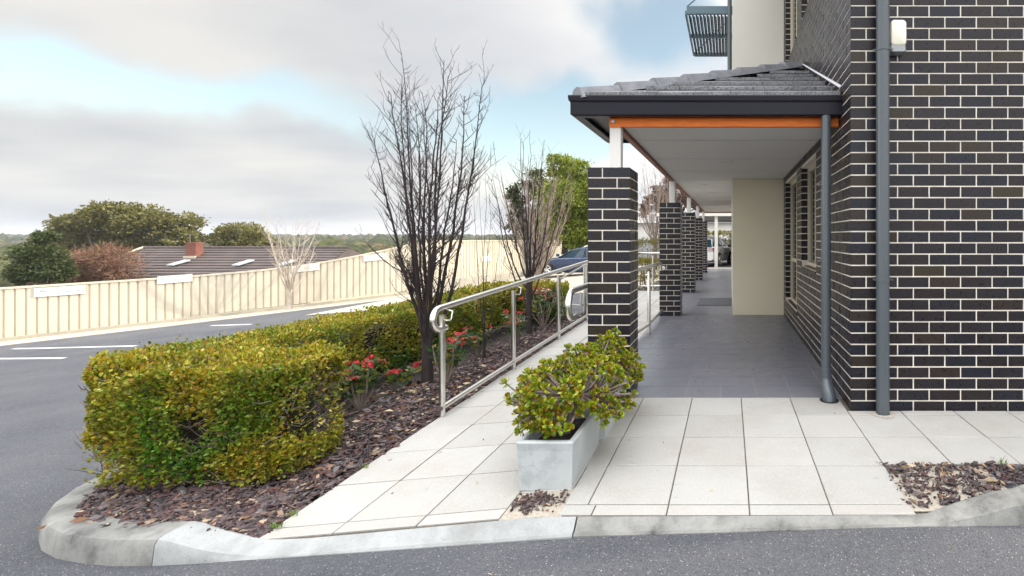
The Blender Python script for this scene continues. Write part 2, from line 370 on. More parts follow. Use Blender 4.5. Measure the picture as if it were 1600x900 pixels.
M['ever_leaf'] = m_leaf('bright_evergreen_leaf', [(.05,.09,.008), (.16,.22,.018), (.32,.36,.035), (.10,.15,.012), (.42,.44,.06)], .3)
M['red_twig'] = m_leaf('reddish_twig', [(.16,.075,.05), (.26,.13,.09), (.20,.10,.06), (.14,.10,.04), (.30,.17,.12)], .1)
M['pink_twig'] = m_leaf('dusky_leaf', [(.12,.07,.05), (.20,.11,.09), (.10,.08,.05), (.16,.10,.08)], .2)
M['straw_leaf'] = m_leaf('straw_leaf', [(.24,.20,.11), (.34,.28,.17), (.18,.16,.08)], .2)
def m_wood():
    m = mat('distant_woodland', rough=.95, spec=.1); t, b, L = nodes(m)
    c = ramp(t, rnd(t), [(0, (.045,.056,.022)), (.3, (.095,.095,.032)), (.55, (.06,.070,.032)), (.75, (.14,.125,.045)), (.9, (.15,.11,.06)), (1, (.07,.08,.045))])
    c = mix(t, mr(t, tnoise(t, .8, 5, .7), .40, .58, 0, .85), c, (.020,.026,.014)); L(c, b.inputs['Base Color']); return m
M['wood'] = m_wood()
M['land'] = m_noise('dry_grass_land', (.045,.055,.026), (.10,.095,.045), .05, .95)
def m_hroof():
    m = mat('brown_roof_tile', rough=.75); t, b, L = nodes(m)
    L(ramp(t, tnoise(t, 1.2, 5), [(.3, (.058,.043,.040)), (.7, (.092,.068,.060))]), b.inputs['Base Color']); return m
M['hroof'] = m_hroof()
M['chimney'] = m_noise('red_brick', (.17,.06,.04), (.25,.10,.07), 4, .9)
M['skylight'] = mat('skylight_glass', (.42,.47,.50), .15)
M['cream_wall'] = m_noise('cream_wall_paint', (.55,.50,.36), (.62,.56,.42), 1, .85)
M['white_wall'] = m_noise('white_wall_paint', (.70,.68,.64), (.76,.74,.70), 1, .85)
M['siren'] = mat('cream_siren_cover', (.78,.74,.62), .3)
M['siren_base'] = mat('grey_siren_base', (.30,.32,.33), .35)
M['mat'] = m_noise('coir_door_mat', (.075,.08,.09), (.11,.115,.125), 300, .98, bs=.6)
M['louvre'] = mat('louvre_metal', (.05,.055,.06), .4, .3)
M['blue_steel'] = mat('awning_frame_paint', (.08,.14,.17), .4)
M['downlight'] = mat('downlight_trim', (.8,.78,.74), .3)

# ------------------------------------------------------------------ ground heights
gx = [-400, -60, -30, -21.4, -17, -12.9, -8, -4, -2.7, -2.24, -.7, 1.4, 12, 60]
gz = [-14, -6, -2.7, -1.75, -1.40, -1.04, -.68, -.32, -.21, -.165, -.062, -.012, .05, .1]
def g(x): return float(np.interp(x, gx, gz))
def zl(y): return float(np.interp(y, [2.2, 2.4, 3.86, 7.8, 9.5], [-.135, -.13, -.09, .0, .0]))
def p(x, y):
    a = zl(y); b = float(np.interp(y, [2.3, 3.0], [-.012, 0.0]))
    return a+(b-a)*min(1, max(0, (x+2.27)/1.37))
def unproj(x, y, hf=g, extra=0):
    """ground point seen at a photo pixel, used once to measure where marks lie"""
    d = ((x-CX)/F, (CY-y)/F)
    Z = 2.0
    for _ in range(60): Z = (EYE-(hf(d[0]*Z)+extra))/(-d[1])
    return d[0]*Z, Z
A_, B_, E_ = Vector((-21.4, 14.5)), Vector((-12.9, 21.0)), Vector((-11.2, 33.0))
def outside(x, y):
    q = Vector((x, y))
    def sdist(a, b): 
        d = (b-a).normalized(); r = q-a; return d.x*r.y-d.y*r.x
    return min(sdist(A_, B_) , sdist(B_, E_)) if y < 400 else 50
def land(x, y):
    d = max(outside(x, y), (y-40)*.8 if x > -12 else -9)
    base = g(x)-.35
    s = min(1, max(0, d/38)); s = s*s*(3-2*s)
    far = -9.0 + 3.5*min(1, max(0, (y-150)/700.0))
    hill = 9*math.exp(-((y-2600)/700)**2)*(1+.5*math.sin(x*.0021+1)+.3*math.sin(x*.006))
    if y > 3000: hill = max(hill, 0)
    b2 = max(base, -5) if s < 1 else base
    return b2*(1-s)+far*s+hill
def grid_mesh(name, xs, ys, hf, m, keep=None, smooth=True):
    V = [(x, y, hf(x, y)) for y in ys for x in xs]; nx = len(xs); Q = []
    for j in range(len(ys)-1):
        for i in range(nx-1):
            if keep and not keep((xs[i]+xs[i+1])/2, (ys[j]+ys[j+1])/2): continue
            Q.append((j*nx+i, j*nx+i+1, (j+1)*nx+i+1, (j+1)*nx+i))
    return npmesh(name, np.array(V), np.array(Q), m, smooth=smooth)
xs = sorted(set([-5000,-3000,-2000,-1400,-1000,-700,-500,-350,-250,-180,-130,-100,-80]+list(np.arange(-70, 31, 2.0))+[40,60,90,130,200,300,500,800,1200,2000,3000]))
ys = sorted(set([-60,-30,-15]+list(np.arange(-8, 80, 2.0))+[90,100,120,140,170,200,250,300,400,500,700,900,1200,1500,1800,2000,2200,2400,2600,2800,3000,3400,4000,6000]))
tag(grid_mesh('land', xs, ys, land, M['land']), 'grass land falling away behind the fence to far low hills', 'land', kind='structure')
axs = sorted(set(list(np.round(np.arange(-31, 22, .5), 3))+[-21.4,-12.9,-2.7,-2.24]))
ays = list(np.round(np.arange(-8, 40, .5), 3))
tag(grid_mesh('car_park_road', axs, ays, lambda x, y: g(x), M['asphalt'], keep=lambda x, y: outside(x, y) < .4), 'grey asphalt of the car park sloping down to the cream fence', 'road', kind='structure')

# painted bay lines
def road_line(pts, wd, name, label):
    mb = MB()
    for (x0, y0), (x1, y1) in zip(pts[:-1], pts[1:]):
        n = 10; d = Vector((x1-x0, y1-y0)); s = Vector((-d.y, d.x)).normalized()*wd/2
        for i in range(n):
            a = Vector((x0, y0))+d*i/n; b = Vector((x0, y0))+d*(i+1)/n
            q = [a-s, b-s, b+s, a+s]; mb.add([(c.x, c.y, g(c.x)+.005) for c in q], [(0, 1, 2, 3)])
    return tag(mb.build(name, M['paint']), label, 'road marking', kind='structure')
a = unproj(100, 560); b = unproj(-60, 561); road_line([a, b], .1, 'parking_line', 'short white bay line nearest the camera on the asphalt')
a = unproj(212, 541); b = unproj(22, 545); road_line([a, b], .1, 'parking_line', 'white bay line ending beside the hedge, nearer the fence')
a = unproj(392, 507); b = unproj(330, 509); road_line([a, b], .1, 'parking_line', 'small far bay line showing above the hedge')

# pale concrete strip along the fence foot
def strip(P0, P1, w0, w1, n, zoff, m, name, label):
    d = (P1-P0).normalized(); s = Vector((d.y, -d.x)); mb = MB(); L_ = (P1-P0).length
    for i in range(n):
        a = P0+d*L_*i/n; b = P0+d*L_*(i+1)/n; q = [a+s*w1, b+s*w1, b+s*w0, a+s*w0]
        mb.add([(c.x, c.y, g(c.x)+zoff) for c in q], [(0, 1, 2, 3)])
        q2 = [a+s*w1, b+s*w1]
        mb.add([(q2[0].x, q2[0].y, g(q2[0].x)-.05), (q2[1].x, q2[1].y, g(q2[1].x)-.05), (q2[1].x, q2[1].y, g(q2[1].x)+zoff), (q2[0].x, q2[0].y, g(q2[0].x)+zoff)], [(0,1,2,3)])
    return tag(mb.build(name, m), label, 'pavement', kind='structure')
dAB = (B_-A_).normalized()
strip(A_-dAB*6, B_, -.1, 2.3, 40, .012, M['apron'], 'concrete_strip', 'sandy concrete strip along the foot of the cream fence')
strip(A_-dAB*6, B_, -.02, .28, 40, .10, M['apron'], 'fence_kerb', 'low pale kerb at the foot of the cream fence')
strip(B_, E_, -.1, 3.0, 20, .015, M['apron'], 'concrete_strip', 'pale concrete beside the far return of the fence')

tag(grid_mesh('concrete_driveway', list(np.round(np.arange(-12.6, -1.8, .6), 3)), list(np.round(np.arange(14.6, 30, .6), 3)), lambda x, y: g(x)+.012, M['apron'], keep=lambda x, y: outside(x, y) < -.4), 'pale concrete driveway in front of the navy car', 'driveway', kind='structure')
# ------------------------------------------------------------------ kerb, pavers, beds
# kerb centre data: outer x, outer y, inner offset direction, full-height factor
kp = []
def kerb_path():
    P = [(7,2.30,1),(3,2.295,1),(1.9,2.29,1),(1.5,2.288,.97),(1.3,2.286,.8),(1.1,2.284,.45),(.95,2.282,.12),(.8,2.28,0),(.3,2.275,0),(-.3,2.27,0),(-.72,2.268,0)]
    Q = [(-.72,2.268,0),(-1.2,2.262,0),(-1.7,2.258,0),(-2.0,2.258,.05),(-2.2,2.262,.25),(-2.4,2.272,.6),(-2.6,2.29,.92),(-2.68,2.297,1)]
    W = [(-2.68,2.297,1),(-2.9,2.325,1),(-3.1,2.37,1),(-3.3,2.43,1),(-3.5,2.52,1),(-3.7,2.65,1),(-3.86,2.81,1),(-3.99,3.0,1),(-4.09,3.25,1),(-4.16,3.6,1),(-4.2,4.2,1),(-4.24,5.5,1),(-4.28,7.5,1),(-4.28,8.3,1),(-4.2,8.6,1),(-4.0,8.8,1),(-3.7,8.9,1),(-2.45,8.95,1)]
    return P, Q, W
def kerb_mesh(pts, m, name, label, wd0=.085, wd1=.155):
    mb = MB(); n = len(pts); rows = []
    for i, (x, y, h) in enumerate(pts):
        a = Vector(pts[max(i-1, 0)][:2]); b = Vector(pts[min(i+1, n-1)][:2]); d = (b-a).normalized(); nn = Vector((d.y, -d.x))
        # pts run right to left, inner side is to the right of travel
        wd = wd0+(wd1-wd0)*h; o = Vector((x, y)); inn = o+nn*wd
        gz_ = g(x); H = .118*h; fl = p(x, y+.05) if x > -2.6 else gz_
        zi = gz_+H if h > .9 else (fl*(1-h)+(gz_+H)*h) if x < 1.5 else gz_+H
        zi = max(zi, gz_+H*.9) + .004; zo = gz_+.010+(H-.010)*h if h > 0 else gz_+.014
        r = .018+.012*h
        rows.append([(o-nn*.012*h).to_tuple()+(gz_-.12,), (o-nn*.010*h).to_tuple()+(gz_+.001,), (o).to_tuple()+(max(zo-r, gz_+.004),), (o+nn*r*.4).to_tuple()+(zo-r*.3*h,), (o+nn*r*1.1).to_tuple()+(zo,),
                     (inn-nn*.015).to_tuple()+(zi,), (inn).to_tuple()+(zi-.008,), (inn).to_tuple()+(gz_-.1,)])
    V = [q for r_ in rows for q in r_]; k = 8
    for i in range(n-1):
        mb.f += [(i*k+j, (i+1)*k+j, (i+1)*k+j+1, i*k+j+1) for j in range(k-1)]
    mb.f += [tuple(range(k)), tuple(reversed(range((n-1)*k, n*k)))]
    mb.v = V; mb.m = [0]*len(mb.f)
    return tag(mb.build(name, m, smooth=False, auto=True), label, 'kerb', kind='structure')
def densify(P, k=4):
    out = []
    for a, b in zip(P[:-1], P[1:]):
        for i in range(k): out.append(tuple(a[j]+(b[j]-a[j])*i/k for j in range(3)))
    return out+[P[-1]]
P_, Q_, W_ = kerb_path()
def gap(P, e=.004):
    a = P[0]; b = P[-1]; P = list(P); 
    P[0] = (a[0]-e, a[1], a[2]); P[-1] = (b[0]+e, b[1], b[2]); return P
kerb_mesh(densify(gap(P_)), M['kerb'], 'kerb', 'flush concrete kerb rising at the right beside the mulch')
kerb_mesh(densify(gap(Q_)), M['kerb_flush'], 'kerb', 'paler new concrete kerb ramp at the foot of the path')
kerb_mesh(densify(W_, 3), M['kerb'], 'kerb', 'stained raised kerb curving round the hedge')

# base under the pavers
def slab(name, x0, x1, y0, y1, hf, dz, m, label, cat, nx=12, ny=24):
    xs_ = np.linspace(x0, x1, nx); ys_ = np.linspace(y0, y1, ny)
    o = grid_mesh(name, list(xs_), list(ys_), lambda x, y: hf(x, y)+dz, m); return tag(o, label, cat, kind='structure')
slab('path_base', -2.27, 1.0, 2.352, 4.05, p, -.008, M['joint'], 'dark dirt joints between the front pavers', 'path')
slab('path_base', .86, 9, 2.86, 3.75, p, -.0085, M['joint'], 'dark joints of the paving along the brick wall', 'path')
slab('path_base', -2.27, -1.16, 4.05, 12.2, p, -.008, M['joint'], 'dark joints of the side path beside the handrail', 'path', ny=40)
pav = MB()
def paver(x0, x1, y0, y1):
    j = .0034; dz = random.uniform(-.0012, .0012); tz = [random.uniform(-.0008, .0008) for _ in range(4)]
    c = [(x0+j, y0+j), (x1-j, y0+j), (x1-j, y1-j), (x0+j, y1-j)]; e = .004
    ce = [(x0+j+e, y0+j+e), (x1-j-e, y0+j+e), (x1-j-e, y1-j-e), (x0+j+e, y1-j-e)]
    vs = [(x, y, p(x, y)-.03) for x, y in c]+[(x, y, p(x, y)-.002+dz) for x, y in c]+[(x, y, p(x, y)+dz+tz[i]) for i, (x, y) in enumerate(ce)]
    fs = [(8, 9, 10, 11)]
    for k in (0, 4):
        for i in range(4): fs.append((k+i, k+(i+1) % 4, k+4+(i+1) % 4, k+4+i))
    pav.add(vs, fs)
rows = [(2.395, 2.45), (2.45, 2.85), (2.85, 3.25), (3.25, 3.65), (3.65, 4.045)]
rows[0] = (2.415, 2.45)
rows = [(2.360, 2.45), (2.45, 2.85), (2.85, 3.25), (3.25, 3.655), (3.655, 4.045)]
colsR = [-1.10, -.70, -.30, .10, .50, .90]
for (y0, y1) in rows:
    for i in range(len(colsR)-1):
        if i == 0 and y0 < 2.4: continue
        x1 = colsR[i+1]
        if i == 0 and y0 < 2.5: paver(-.82, -.70, y0, y1); paver(-1.10, -.82, 2.585, y1); continue
        if i == 1 and y0 < 2.4: paver(-.82, -.66, y0, y1); paver(-.66, -.30, y0, y1); continue
        if y0 > 3.7 and i == 4: x1 = .925
        paver(colsR[i], x1, y0, y1)
    for x0, x1 in [(-2.27, -1.90), (-1.90, -1.50), (-1.50, -1.10)]:
        paver(x0, x1, y0, y1)
for (y0, y1) in [(2.87, 3.25), (3.25, 3.655), (3.655, 3.742)]:
    for i in range(18): paver(.90+i*.4, .90+(i+1)*.4, y0, y1)
y = 4.05
while y < 12:
    for x0, x1 in [(-2.27, -1.90), (-1.90, -1.50), (-1.50, -1.165)]: paver(x0, x1, y, y+.4)
    y += .4
tag(pav.build('path', M['paver']), 'pale exposed aggregate pavers of the path and forecourt', 'path', kind='structure')

# beds
def bed(x, y):
    a = p(-2.27, y)-.018; b = g(x)+.10
    t = min(1, max(0, (x+3.2)/.9)); return b*(1-t)+a*t + .012*noise.noise(Vector((x*4, y*4, 0)))
def inner_kerb_x(y):   # left limit of the bed
    ys_ = [2.40, 2.48, 2.6, 2.8, 3.0, 3.25, 3.6, 4.2, 8.7]; xs_ = [-2.75, -3.12, -3.42, -3.70, -3.83, -3.93, -4.0, -4.04, -4.1]
    return float(np.interp(y, ys_, xs_))
V = []; Q = []; ny = 70; nx = 24
for j in range(ny):
    y = 2.40+(8.85-2.40)*(j/(ny-1))**1.4
    for i in range(nx):
        xl = inner_kerb_x(y)-.02; x = xl+(-2.272-xl)*i/(nx-1); V.append((x, y, bed(x, y)-.012))
for j in range(ny-1):
    for i in range(nx-1): Q.append((j*nx+i, j*nx+i+1, (j+1)*nx+i+1, (j+1)*nx+i))
tag(npmesh('garden_soil', np.array(V), np.array(Q), M['soil'], smooth=True), 'dark soil of the garden bed under the bark mulch', 'soil', kind='structure')
tag(grid_mesh('garden_soil', list(np.linspace(.86, 8, 30)), [2.39, 2.5, 2.65, 2.862], lambda x, y: -.012, M['sand']), 'sandy soil of the small bed by the right kerb', 'soil', kind='structure')
tag(grid_mesh('sand_patch', list(np.linspace(-1.10, -.80, 8)), list(np.linspace(2.352, 2.62, 6)), lambda x, y: p(x, y)-.006, M['sand']), 'sandy patch in the paving before the planter', 'soil', kind='structure')

def chips(name, pts, label, smin=.02, smax=.068):
    n = len(pts); P = np.array(pts)
    L_ = np.clip(smin*.55+RNG.exponential((smax-smin)*.42, n), smin*.5, smax*1.25); Wd = L_*RNG.uniform(.3, .65, n); T = RNG.uniform(.003, .009, n)
    yaw = RNG.uniform(0, 2*np.pi, n); pit = RNG.normal(0, .28, n); rol = RNG.normal(0, .35, n)
    base = np.array([(-1,-.8,-1),(1,-.6,-1),(.8,1,-1),(-.9,.7,-1),(-.9,-.7,1),(.85,-.55,1),(.7,.85,1),(-.8,.6,1)])*.5
    V = base[None]*np.stack([L_, Wd, T], 1)[:, None, :]*(1+RNG.uniform(-.2, .2, (n, 8, 3)))
    cy, sy = np.cos(yaw), np.sin(yaw); cp, sp = np.cos(pit), np.sin(pit); cr, sr = np.cos(rol), np.sin(rol)
    x, y, z = V[..., 0], V[..., 1], V[..., 2]
    y, z = y*cr[:, None]-z*sr[:, None], y*sr[:, None]+z*cr[:, None]
    x, z = x*cp[:, None]+z*sp[:, None], -x*sp[:, None]+z*cp[:, None]
    x, y = x*cy[:, None]-y*sy[:, None], x*sy[:, None]+y*cy[:, None]
    V = np.stack([x, y, z], -1)+P[:, None, :]
    q = np.array([(0,3,2,1),(4,5,6,7),(0,1,5,4),(1,2,6,5),(2,3,7,6),(3,0,4,7)])
    Q = (q[None]+(np.arange(n)*8)[:, None, None]).reshape(-1, 4)
    return tag(npmesh(name, V.reshape(-1, 3), Q, M['chips']), label, 'bark mulch', kind='stuff')
pts = []
while len(pts) < 22000:
    y = 2.40+6.4*random.random()**1.9; xl = inner_kerb_x(y)+.01; x = random.uniform(xl, -2.262)
    if x < -3.0 and y > 3.8 and random.random() < .9: continue
    pts.append((x, y, bed(x, y)+random.uniform(-.006, .020)))
chips('bark_mulch', pts, 'grey and reddish bark chips covering the long garden bed')
pts = []
while len(pts) < 2400:
    x = random.uniform(.87, 2.6); y = random.uniform(2.42, 2.862)
    if random.random() < .75*math.exp(-(x-.87)/.12): continue
    pts.append((x, y, random.uniform(-.010, .014)))
chips('bark_mulch', pts, 'bark chips in the small bed beside the right kerb', .015, .045)
pts = []
while len(pts) < 230:
    x = random.gauss(-.97, .07); y = random.gauss(2.49, .05)
    if not (-1.09 < x < -.82 and 2.37 < y < 2.58): continue
    pts.append((x, y, p(x, y)+random.uniform(-.003, .010)))
chips('bark_mulch', pts, 'scattered bark chips on the sand before the planter', .012, .035)

# ------------------------------------------------------------------ brickwork
def brick_face(mb, O, u, n, Lw, z0, z1, phase, openings=(), start_ext=True, end_ext=False, proud=.004, lean=0):
    """bricks of a face starting at O going along u, outward normal n; openings are (u0,u1,z0,z1)"""
    O = Vector(O); u = Vector(u); n = Vector(n); k = 0; z = z0
    while z+.076 < z1+.03:
        za, zb = z+.010, min(z+.086, z1); s = -((k+phase) % 2)*.12
        while s < Lw:
            a, b = s, s+.23
            segs = [(max(a, 0), min(b, Lw))]
            for (o0, o1, oz0, oz1) in openings:
                if zb > oz0+.02 and za < oz1-.02:
                    ns = []
                    for (c, d) in segs:
                        if d <= o0 or c >= o1: ns.append((c, d)); continue
                        if c < o0: ns.append((c, o0))
                        if d > o1: ns.append((o1, d))
                    segs = ns
            for (c, d) in segs:
                if d-c < .02: continue
                e = .0022; c0 = c-(proud if (start_ext and c == 0) else 0); d0 = d+(proud if (end_ext and d == Lw) else 0)
                ec = 0 if (start_ext and c == 0) else e; ed = 0 if (end_ext and d == Lw) else e
                jit = random.uniform(-.0012, .0012)
                q = []
                for (dep, cc, dd, zz0, zz1) in ((-.004, c0, d0, za, zb), (proud+jit-.0015, c0, d0, za, zb), (proud+jit, c0+ec, d0-ed, za+e, zb-e)):
                    for (uu, zz) in ((cc, zz0), (dd, zz0), (dd, zz1), (cc, zz1)): q.append(O+u*uu+n*dep+Vector((0, 0, zz)))
                fs = [(8, 9, 10, 11)]
                for kk in (0, 4):
                    for i in range(4): fs.append((kk+i, kk+(i+1) % 4, kk+4+(i+1) % 4, kk+4+i))
                mb.add(q, fs, 1)
            s += .24
        z += .086; k += 1
YF = 3.756; XW = .93; TOPZ = 6.3
office = empty('office_building', (XW, YF, 0), 'two storey dark brick building with cream bay and tiled veranda along its side', 'building')
mb = MB(); mb.box((XW, YF, -.3), (9.0, YF+.11, TOPZ), 0)
brick_face(mb, (XW, YF, 0), (1,0,0), (0,-1,0), 8.0, -.02, TOPZ, 0)
mb.build('front_wall', [M['mortar'], M['brick']], office)
WA = (5.25-YF, 6.30-YF); WB = (6.72-YF, 8.05-YF)
ops = [(WA[0], WA[1], .95, 2.19), (WB[0], WB[1], .29, 2.19), (WA[0], WA[1], 4.05, 5.5), (WB[0], WB[1], 4.05, 5.5)]
mb = MB()
def wall_with_openings(mb, x0, x1, ya, yb, za, zb, ops):
    ysq = sorted({ya, yb}|{YF+o[0] for o in ops}|{YF+o[1] for o in ops}); zsq = sorted({za, zb}|{o[2] for o in ops}|{o[3] for o in ops})
    for i in range(len(ysq)-1):
        for j in range(len(zsq)-1):
            cy, cz = (ysq[i]+ysq[i+1])/2-YF, (zsq[j]+zsq[j+1])/2
            if any(o[0] < cy < o[1] and o[2] < cz < o[3] for o in ops): continue
            mb.box((x0, ysq[i], zsq[j]), (x1, ysq[i+1], zsq[j+1]), 0)
wall_with_openings(mb, XW, XW+.11, YF+.11, 15.0, -.3, TOPZ, ops)
brick_face(mb, (XW, YF, 0), (0,1,0), (-1,0,0), 15.0-YF, -.02, TOPZ, 1, ops)
for (a, b, z0, z1) in ops:      # reveals: header bricks on both jambs
    for yy, nn in ((YF+b, (0,-1,0)), (YF+a, (0,1,0))):
        k0 = math.ceil((z0+.02)/.086)
        brick_face(mb, (XW, yy, 0), (1,0,0), nn, .108, k0*.086-.02, z1, 0, (), True, False, .003)
mb.build('side_wall', [M['mortar'], M['brick']], office)
mb = MB(); mb.box((XW+.11, YF+.11, -.3), (9.0, YF+.2, TOPZ-.02)); mb.box((8.9, YF+.2, -.3), (9.0, 14.9, TOPZ-.02)); mb.box((XW+.11, 14.9, -.3), (9, 15.0, TOPZ-.02)); mb.build('back_walls', M['render'], office)
mb = MB(); mb.box((XW-.35, YF-.35, TOPZ), (9.3, 15.3, TOPZ+.16)); mb.build('main_roof', M['gutter'], office)
mb = MB(); mb.box((.93, 15.0, -.1), (6, 19.2, 2.9)); mb.build('rear_wing', M['render'], office)
# windows
for idx, (a, b, z0, z1) in enumerate(ops):
    ya, yb = YF+a, YF+b; x = XW+.075
    mb = MB(); fw = .055
    mb.box((x, ya, z0), (x+.06, yb, z0+fw)); mb.box((x, ya, z1-fw), (x+.06, yb, z1)); mb.box((x, ya, z0+fw), (x+.06, ya+fw, z1-fw)); mb.box((x, yb-fw, z0+fw), (x+.06, yb, z1-fw))
    ym = (ya+yb)/2
    mb.box((x+.004, ym-.02, z0+fw), (x+.056, ym+.02, z1-fw))
    if idx == 1: mb.box((x+.008, ya+fw, .93), (x+.052, yb-fw, .98))
    fr = mb.build('window', M['frame'], office)
    mb = MB(); mb.box((x+.03, ya+fw-.005, z0+fw-.005), (x+.036, yb-fw+.005, z1-fw+.005)); mb.build('pane', M['glass'], fr)
    mb = MB(); k = int((b-a)/.086)
    for i in range(k+1):
        y0 = ya+i*(yb-ya)/(k+1)+.005; y1 = ya+(i+1)*(yb-ya)/(k+1)-.005
        Mx = Matrix.Translation((XW-.012, 0, z0-.01)) @ Matrix.Rotation(R(-14), 4, 'Y')
        Mx = Matrix.Translation((XW-.012, 0, z0-.012)) @ Matrix.Rotation(R(-12), 4, 'Y')
        mb.box((0, y0, -.06), (.11, y1, .005), 0, Mx)
    mb.build('sill', M['brick'], fr)
    mb = MB(); mb.box((XW+.3, ya-.1, z0-.1), (XW+.32, yb+.1, z1+.1)); mb.build('blind', M['white_wall'], fr)
# cream bay (two storeys) standing out from the brick
mb = MB(); mb.box((.065, 8.33, -.05), (XW-.003, 13.0, TOPZ-.04)); mb.build('cream_bay', M['render_up'], office)
mb = MB(); mb.box((.061, 8.326, 0.001), (XW-.006, 8.33, 2.29)); mb.build('entry_wall', M['render'], office)
mb = MB(); mb.tube([(.012, 8.36, 3.0), (.012, 8.36, 6.2)], .038, 14); mb.build('bay_downpipe', M['pipe'], office, auto=True)
# louvred awning on the bay
aw = empty('louvre_awning', (.03, 9.2, 5.3), 'dark metal louvre awning sticking out beside the upper cream bay', 'awning')
x0, x1, zA, zB = -.73, -.04, 5.24, 5.20
mb = MB()
mb.box((x0, 8.50, 5.17), (x1+.1, 8.55, 5.30)); mb.box((x0, 9.42, 5.13), (x1+.1, 9.47, 5.2)); mb.box((x0, 10.38, 5.13), (x1+.1, 10.43, 5.2)); mb.box((x0-.03, 8.50, 5.15), (x0, 10.43, 5.22))
mb.build('awning_frame', M['blue_steel'], aw)
for k in range(11):
    xx = x0+.05+k*(x1-x0)/11
    mb = MB()
    for (ya, yb) in ((8.555, 9.415), (9.475, 10.375)):
        prof = [(-.028, .03), (-.008, .02), (.008, -.02), (.028, -.03)]
        vs = []
        for yy in (ya, yb):
            for (dx, dz) in prof: vs.append((xx+dx, yy, 5.165+dz))
            for (dx, dz) in reversed(prof): vs.append((xx+dx, yy, 5.171+dz))
        mb.add(vs, [(i, (i+1) % 8, 8+(i+1) % 8, 8+i) for i in range(8)]+[tuple(reversed(range(8))), tuple(range(8, 16))])
    mb.build('louvre_blade', M['louvre'], aw)
for yq, zq in ((8.52, 5.3), (10.4, 5.2)): mb = MB(); mb.tube([(x0, yq, zq), (.05, yq, 5.95)], .012, 8); mb.build('stay_rod', M['blue_steel'], aw)

# ------------------------------------------------------------------ veranda
# floor
fl = MB(); tx = -.068-.3*4
x = -1.165
xsT = [-1.165]+[round(-.068+.295*k, 4) for k in range(-3, 4)]; xsT = [q for q in xsT if q < XW-.02]+[XW-.006]
yy = 4.052; k = 0
ysT = [4.052]
while ysT[-1] < 20.5: ysT.append(ysT[-1]+.295)
for j in range(len(ysT)-1):
    for i in range(len(xsT)-1):
        e = .0028; x0_, x1_, y0_, y1_ = xsT[i]+e, xsT[i+1]-e, ysT[j]+e, ysT[j+1]-e
        fl.box((x0_, y0_, -.02), (x1_, y1_, .0))
vf = tag(fl.build('veranda_floor', M['floor']), 'grey tiled floor running under the veranda', 'floor', kind='structure')
mb = MB(); mb.box((-1.168, 4.048, -.3), (XW-.003, 20.5, -.0025)); tag(mb.build('veranda_slab', M['grout']), 'concrete slab with pale grout under the veranda tiles', 'floor', kind='structure')
mb = MB(); mb.box((-1.9, 20.5, -.3), (8, 21.3, -.006)); tag(mb.build('rear_path', M['apron']), 'pale concrete landing at the far end of the veranda', 'path', kind='structure')

PZ = 22*.086
for i, Yp in enumerate([4.032, 8.19, 11.66, 14.95, 18.16]):
    x0, x1, y0, y1 = -1.150, -.812, Yp, Yp+.338
    mb = MB(); mb.box((x0, y0, -.05), (x1, y1, PZ-.012))
    for (O, u, n, ph) in (((x0,y0,0),(1,0,0),(0,-1,0),0), ((x1,y0,0),(0,1,0),(1,0,0),1), ((x0,y1,0),(0,-1,0),(-1,0,0),1), ((x1,y1,0),(-1,0,0),(0,1,0),0)):
        brick_face(mb, O, u, n, .338, -.008, PZ-.008, ph, (), True, True)
    for a_, b_ in (((x0+.001,y0+.001),(x0+.22,y0+.11)), ((x0+.23,y0+.001),(x1-.001,y0+.22)), ((x0+.001,y0+.12),(x0+.11,y1-.001)), ((x0+.12,y0+.23),(x1-.001,y1-.001)), ((x0+.12,y0+.12),(x0+.22,y0+.22))):
        mb.box((a_[0], a_[1], PZ-.06), (b_[0], b_[1], PZ-.004), 1)
    pl = mb.build('brick_pillar', [M['mortar'], M['brick']], office)
    mb = MB(); mb.bbox((-1.005, Yp+.12, PZ-.004), (-.912, Yp+.213, 2.262), .004); mb.build('post', M['white_post'], pl)
# beams, ceiling
mb = MB(); mb.bbox((-1.005, 4.13, 2.243), (XW-.01, 4.175, 2.345), .004); bf = mb.build('beam', M['timber'], office); tag(bf, 'orange stained timber beam')
mb = MB(); mb.tube([(-.97, 4.131, 2.285), (-.97, 4.118, 2.285)], .014, 12); mb.build('bolt', M['steel_dark'], bf)
mb = MB(); mb.box((-.998, 4.176, 2.262), (-.945, 19.6, 2.345)); mb.box((-.94, 19.5, 2.262), (XW, 19.55, 2.345)); tag(mb.build('beam', M['timber_dark'], office), 'reddish timber beam')
mb = MB(); yc = [4.177, 5.0]
while yc[-1] < 19.3: yc.append(yc[-1]+1.2)
for a, b in zip(yc[:-1], yc[1:]): mb.box((-.944, a+.014, 2.30), (XW-.02, b-.014, 2.312))
ce = mb.build('ceiling', M['ceiling'], office)
mb = MB(); mb.box((-1.0, 4.18, 2.314), (XW-.004, 19.6, 2.324)); mb.box((-1.28, 4.05, 2.347), (XW-.005, 4.17, 2.352)); mb.box((-1.29, 4.17, 2.348), (-1.005, 5.2, 2.353)); mb.build('ceiling_lining', M['gutter'], ce)
for (xx, yy_) in ((-.02, 6.45), (-.47, 9.25), (-.36, 10.9), (.0, 13.2), (-.4, 15.2)):
    mb = MB()
    ring = [(.085, 0), (.088, -.006), (.062, -.010), (.055, -.004)]; n = 20; vs = []; fs = []
    for (r_, dz) in ring:
        for q in range(n): vs.append((xx+r_*math.cos(2*math.pi*q/n), yy_+r_*math.sin(2*math.pi*q/n), 2.2995+dz))
    for k in range(3):
        for q in range(n): fs.append((k*n+q, k*n+(q+1) % n, (k+1)*n+(q+1) % n, (k+1)*n+q))
    fs.append(tuple(range(3*n, 4*n))); mb.add(vs, fs); mb.build('downlight', M['downlight'], ce)
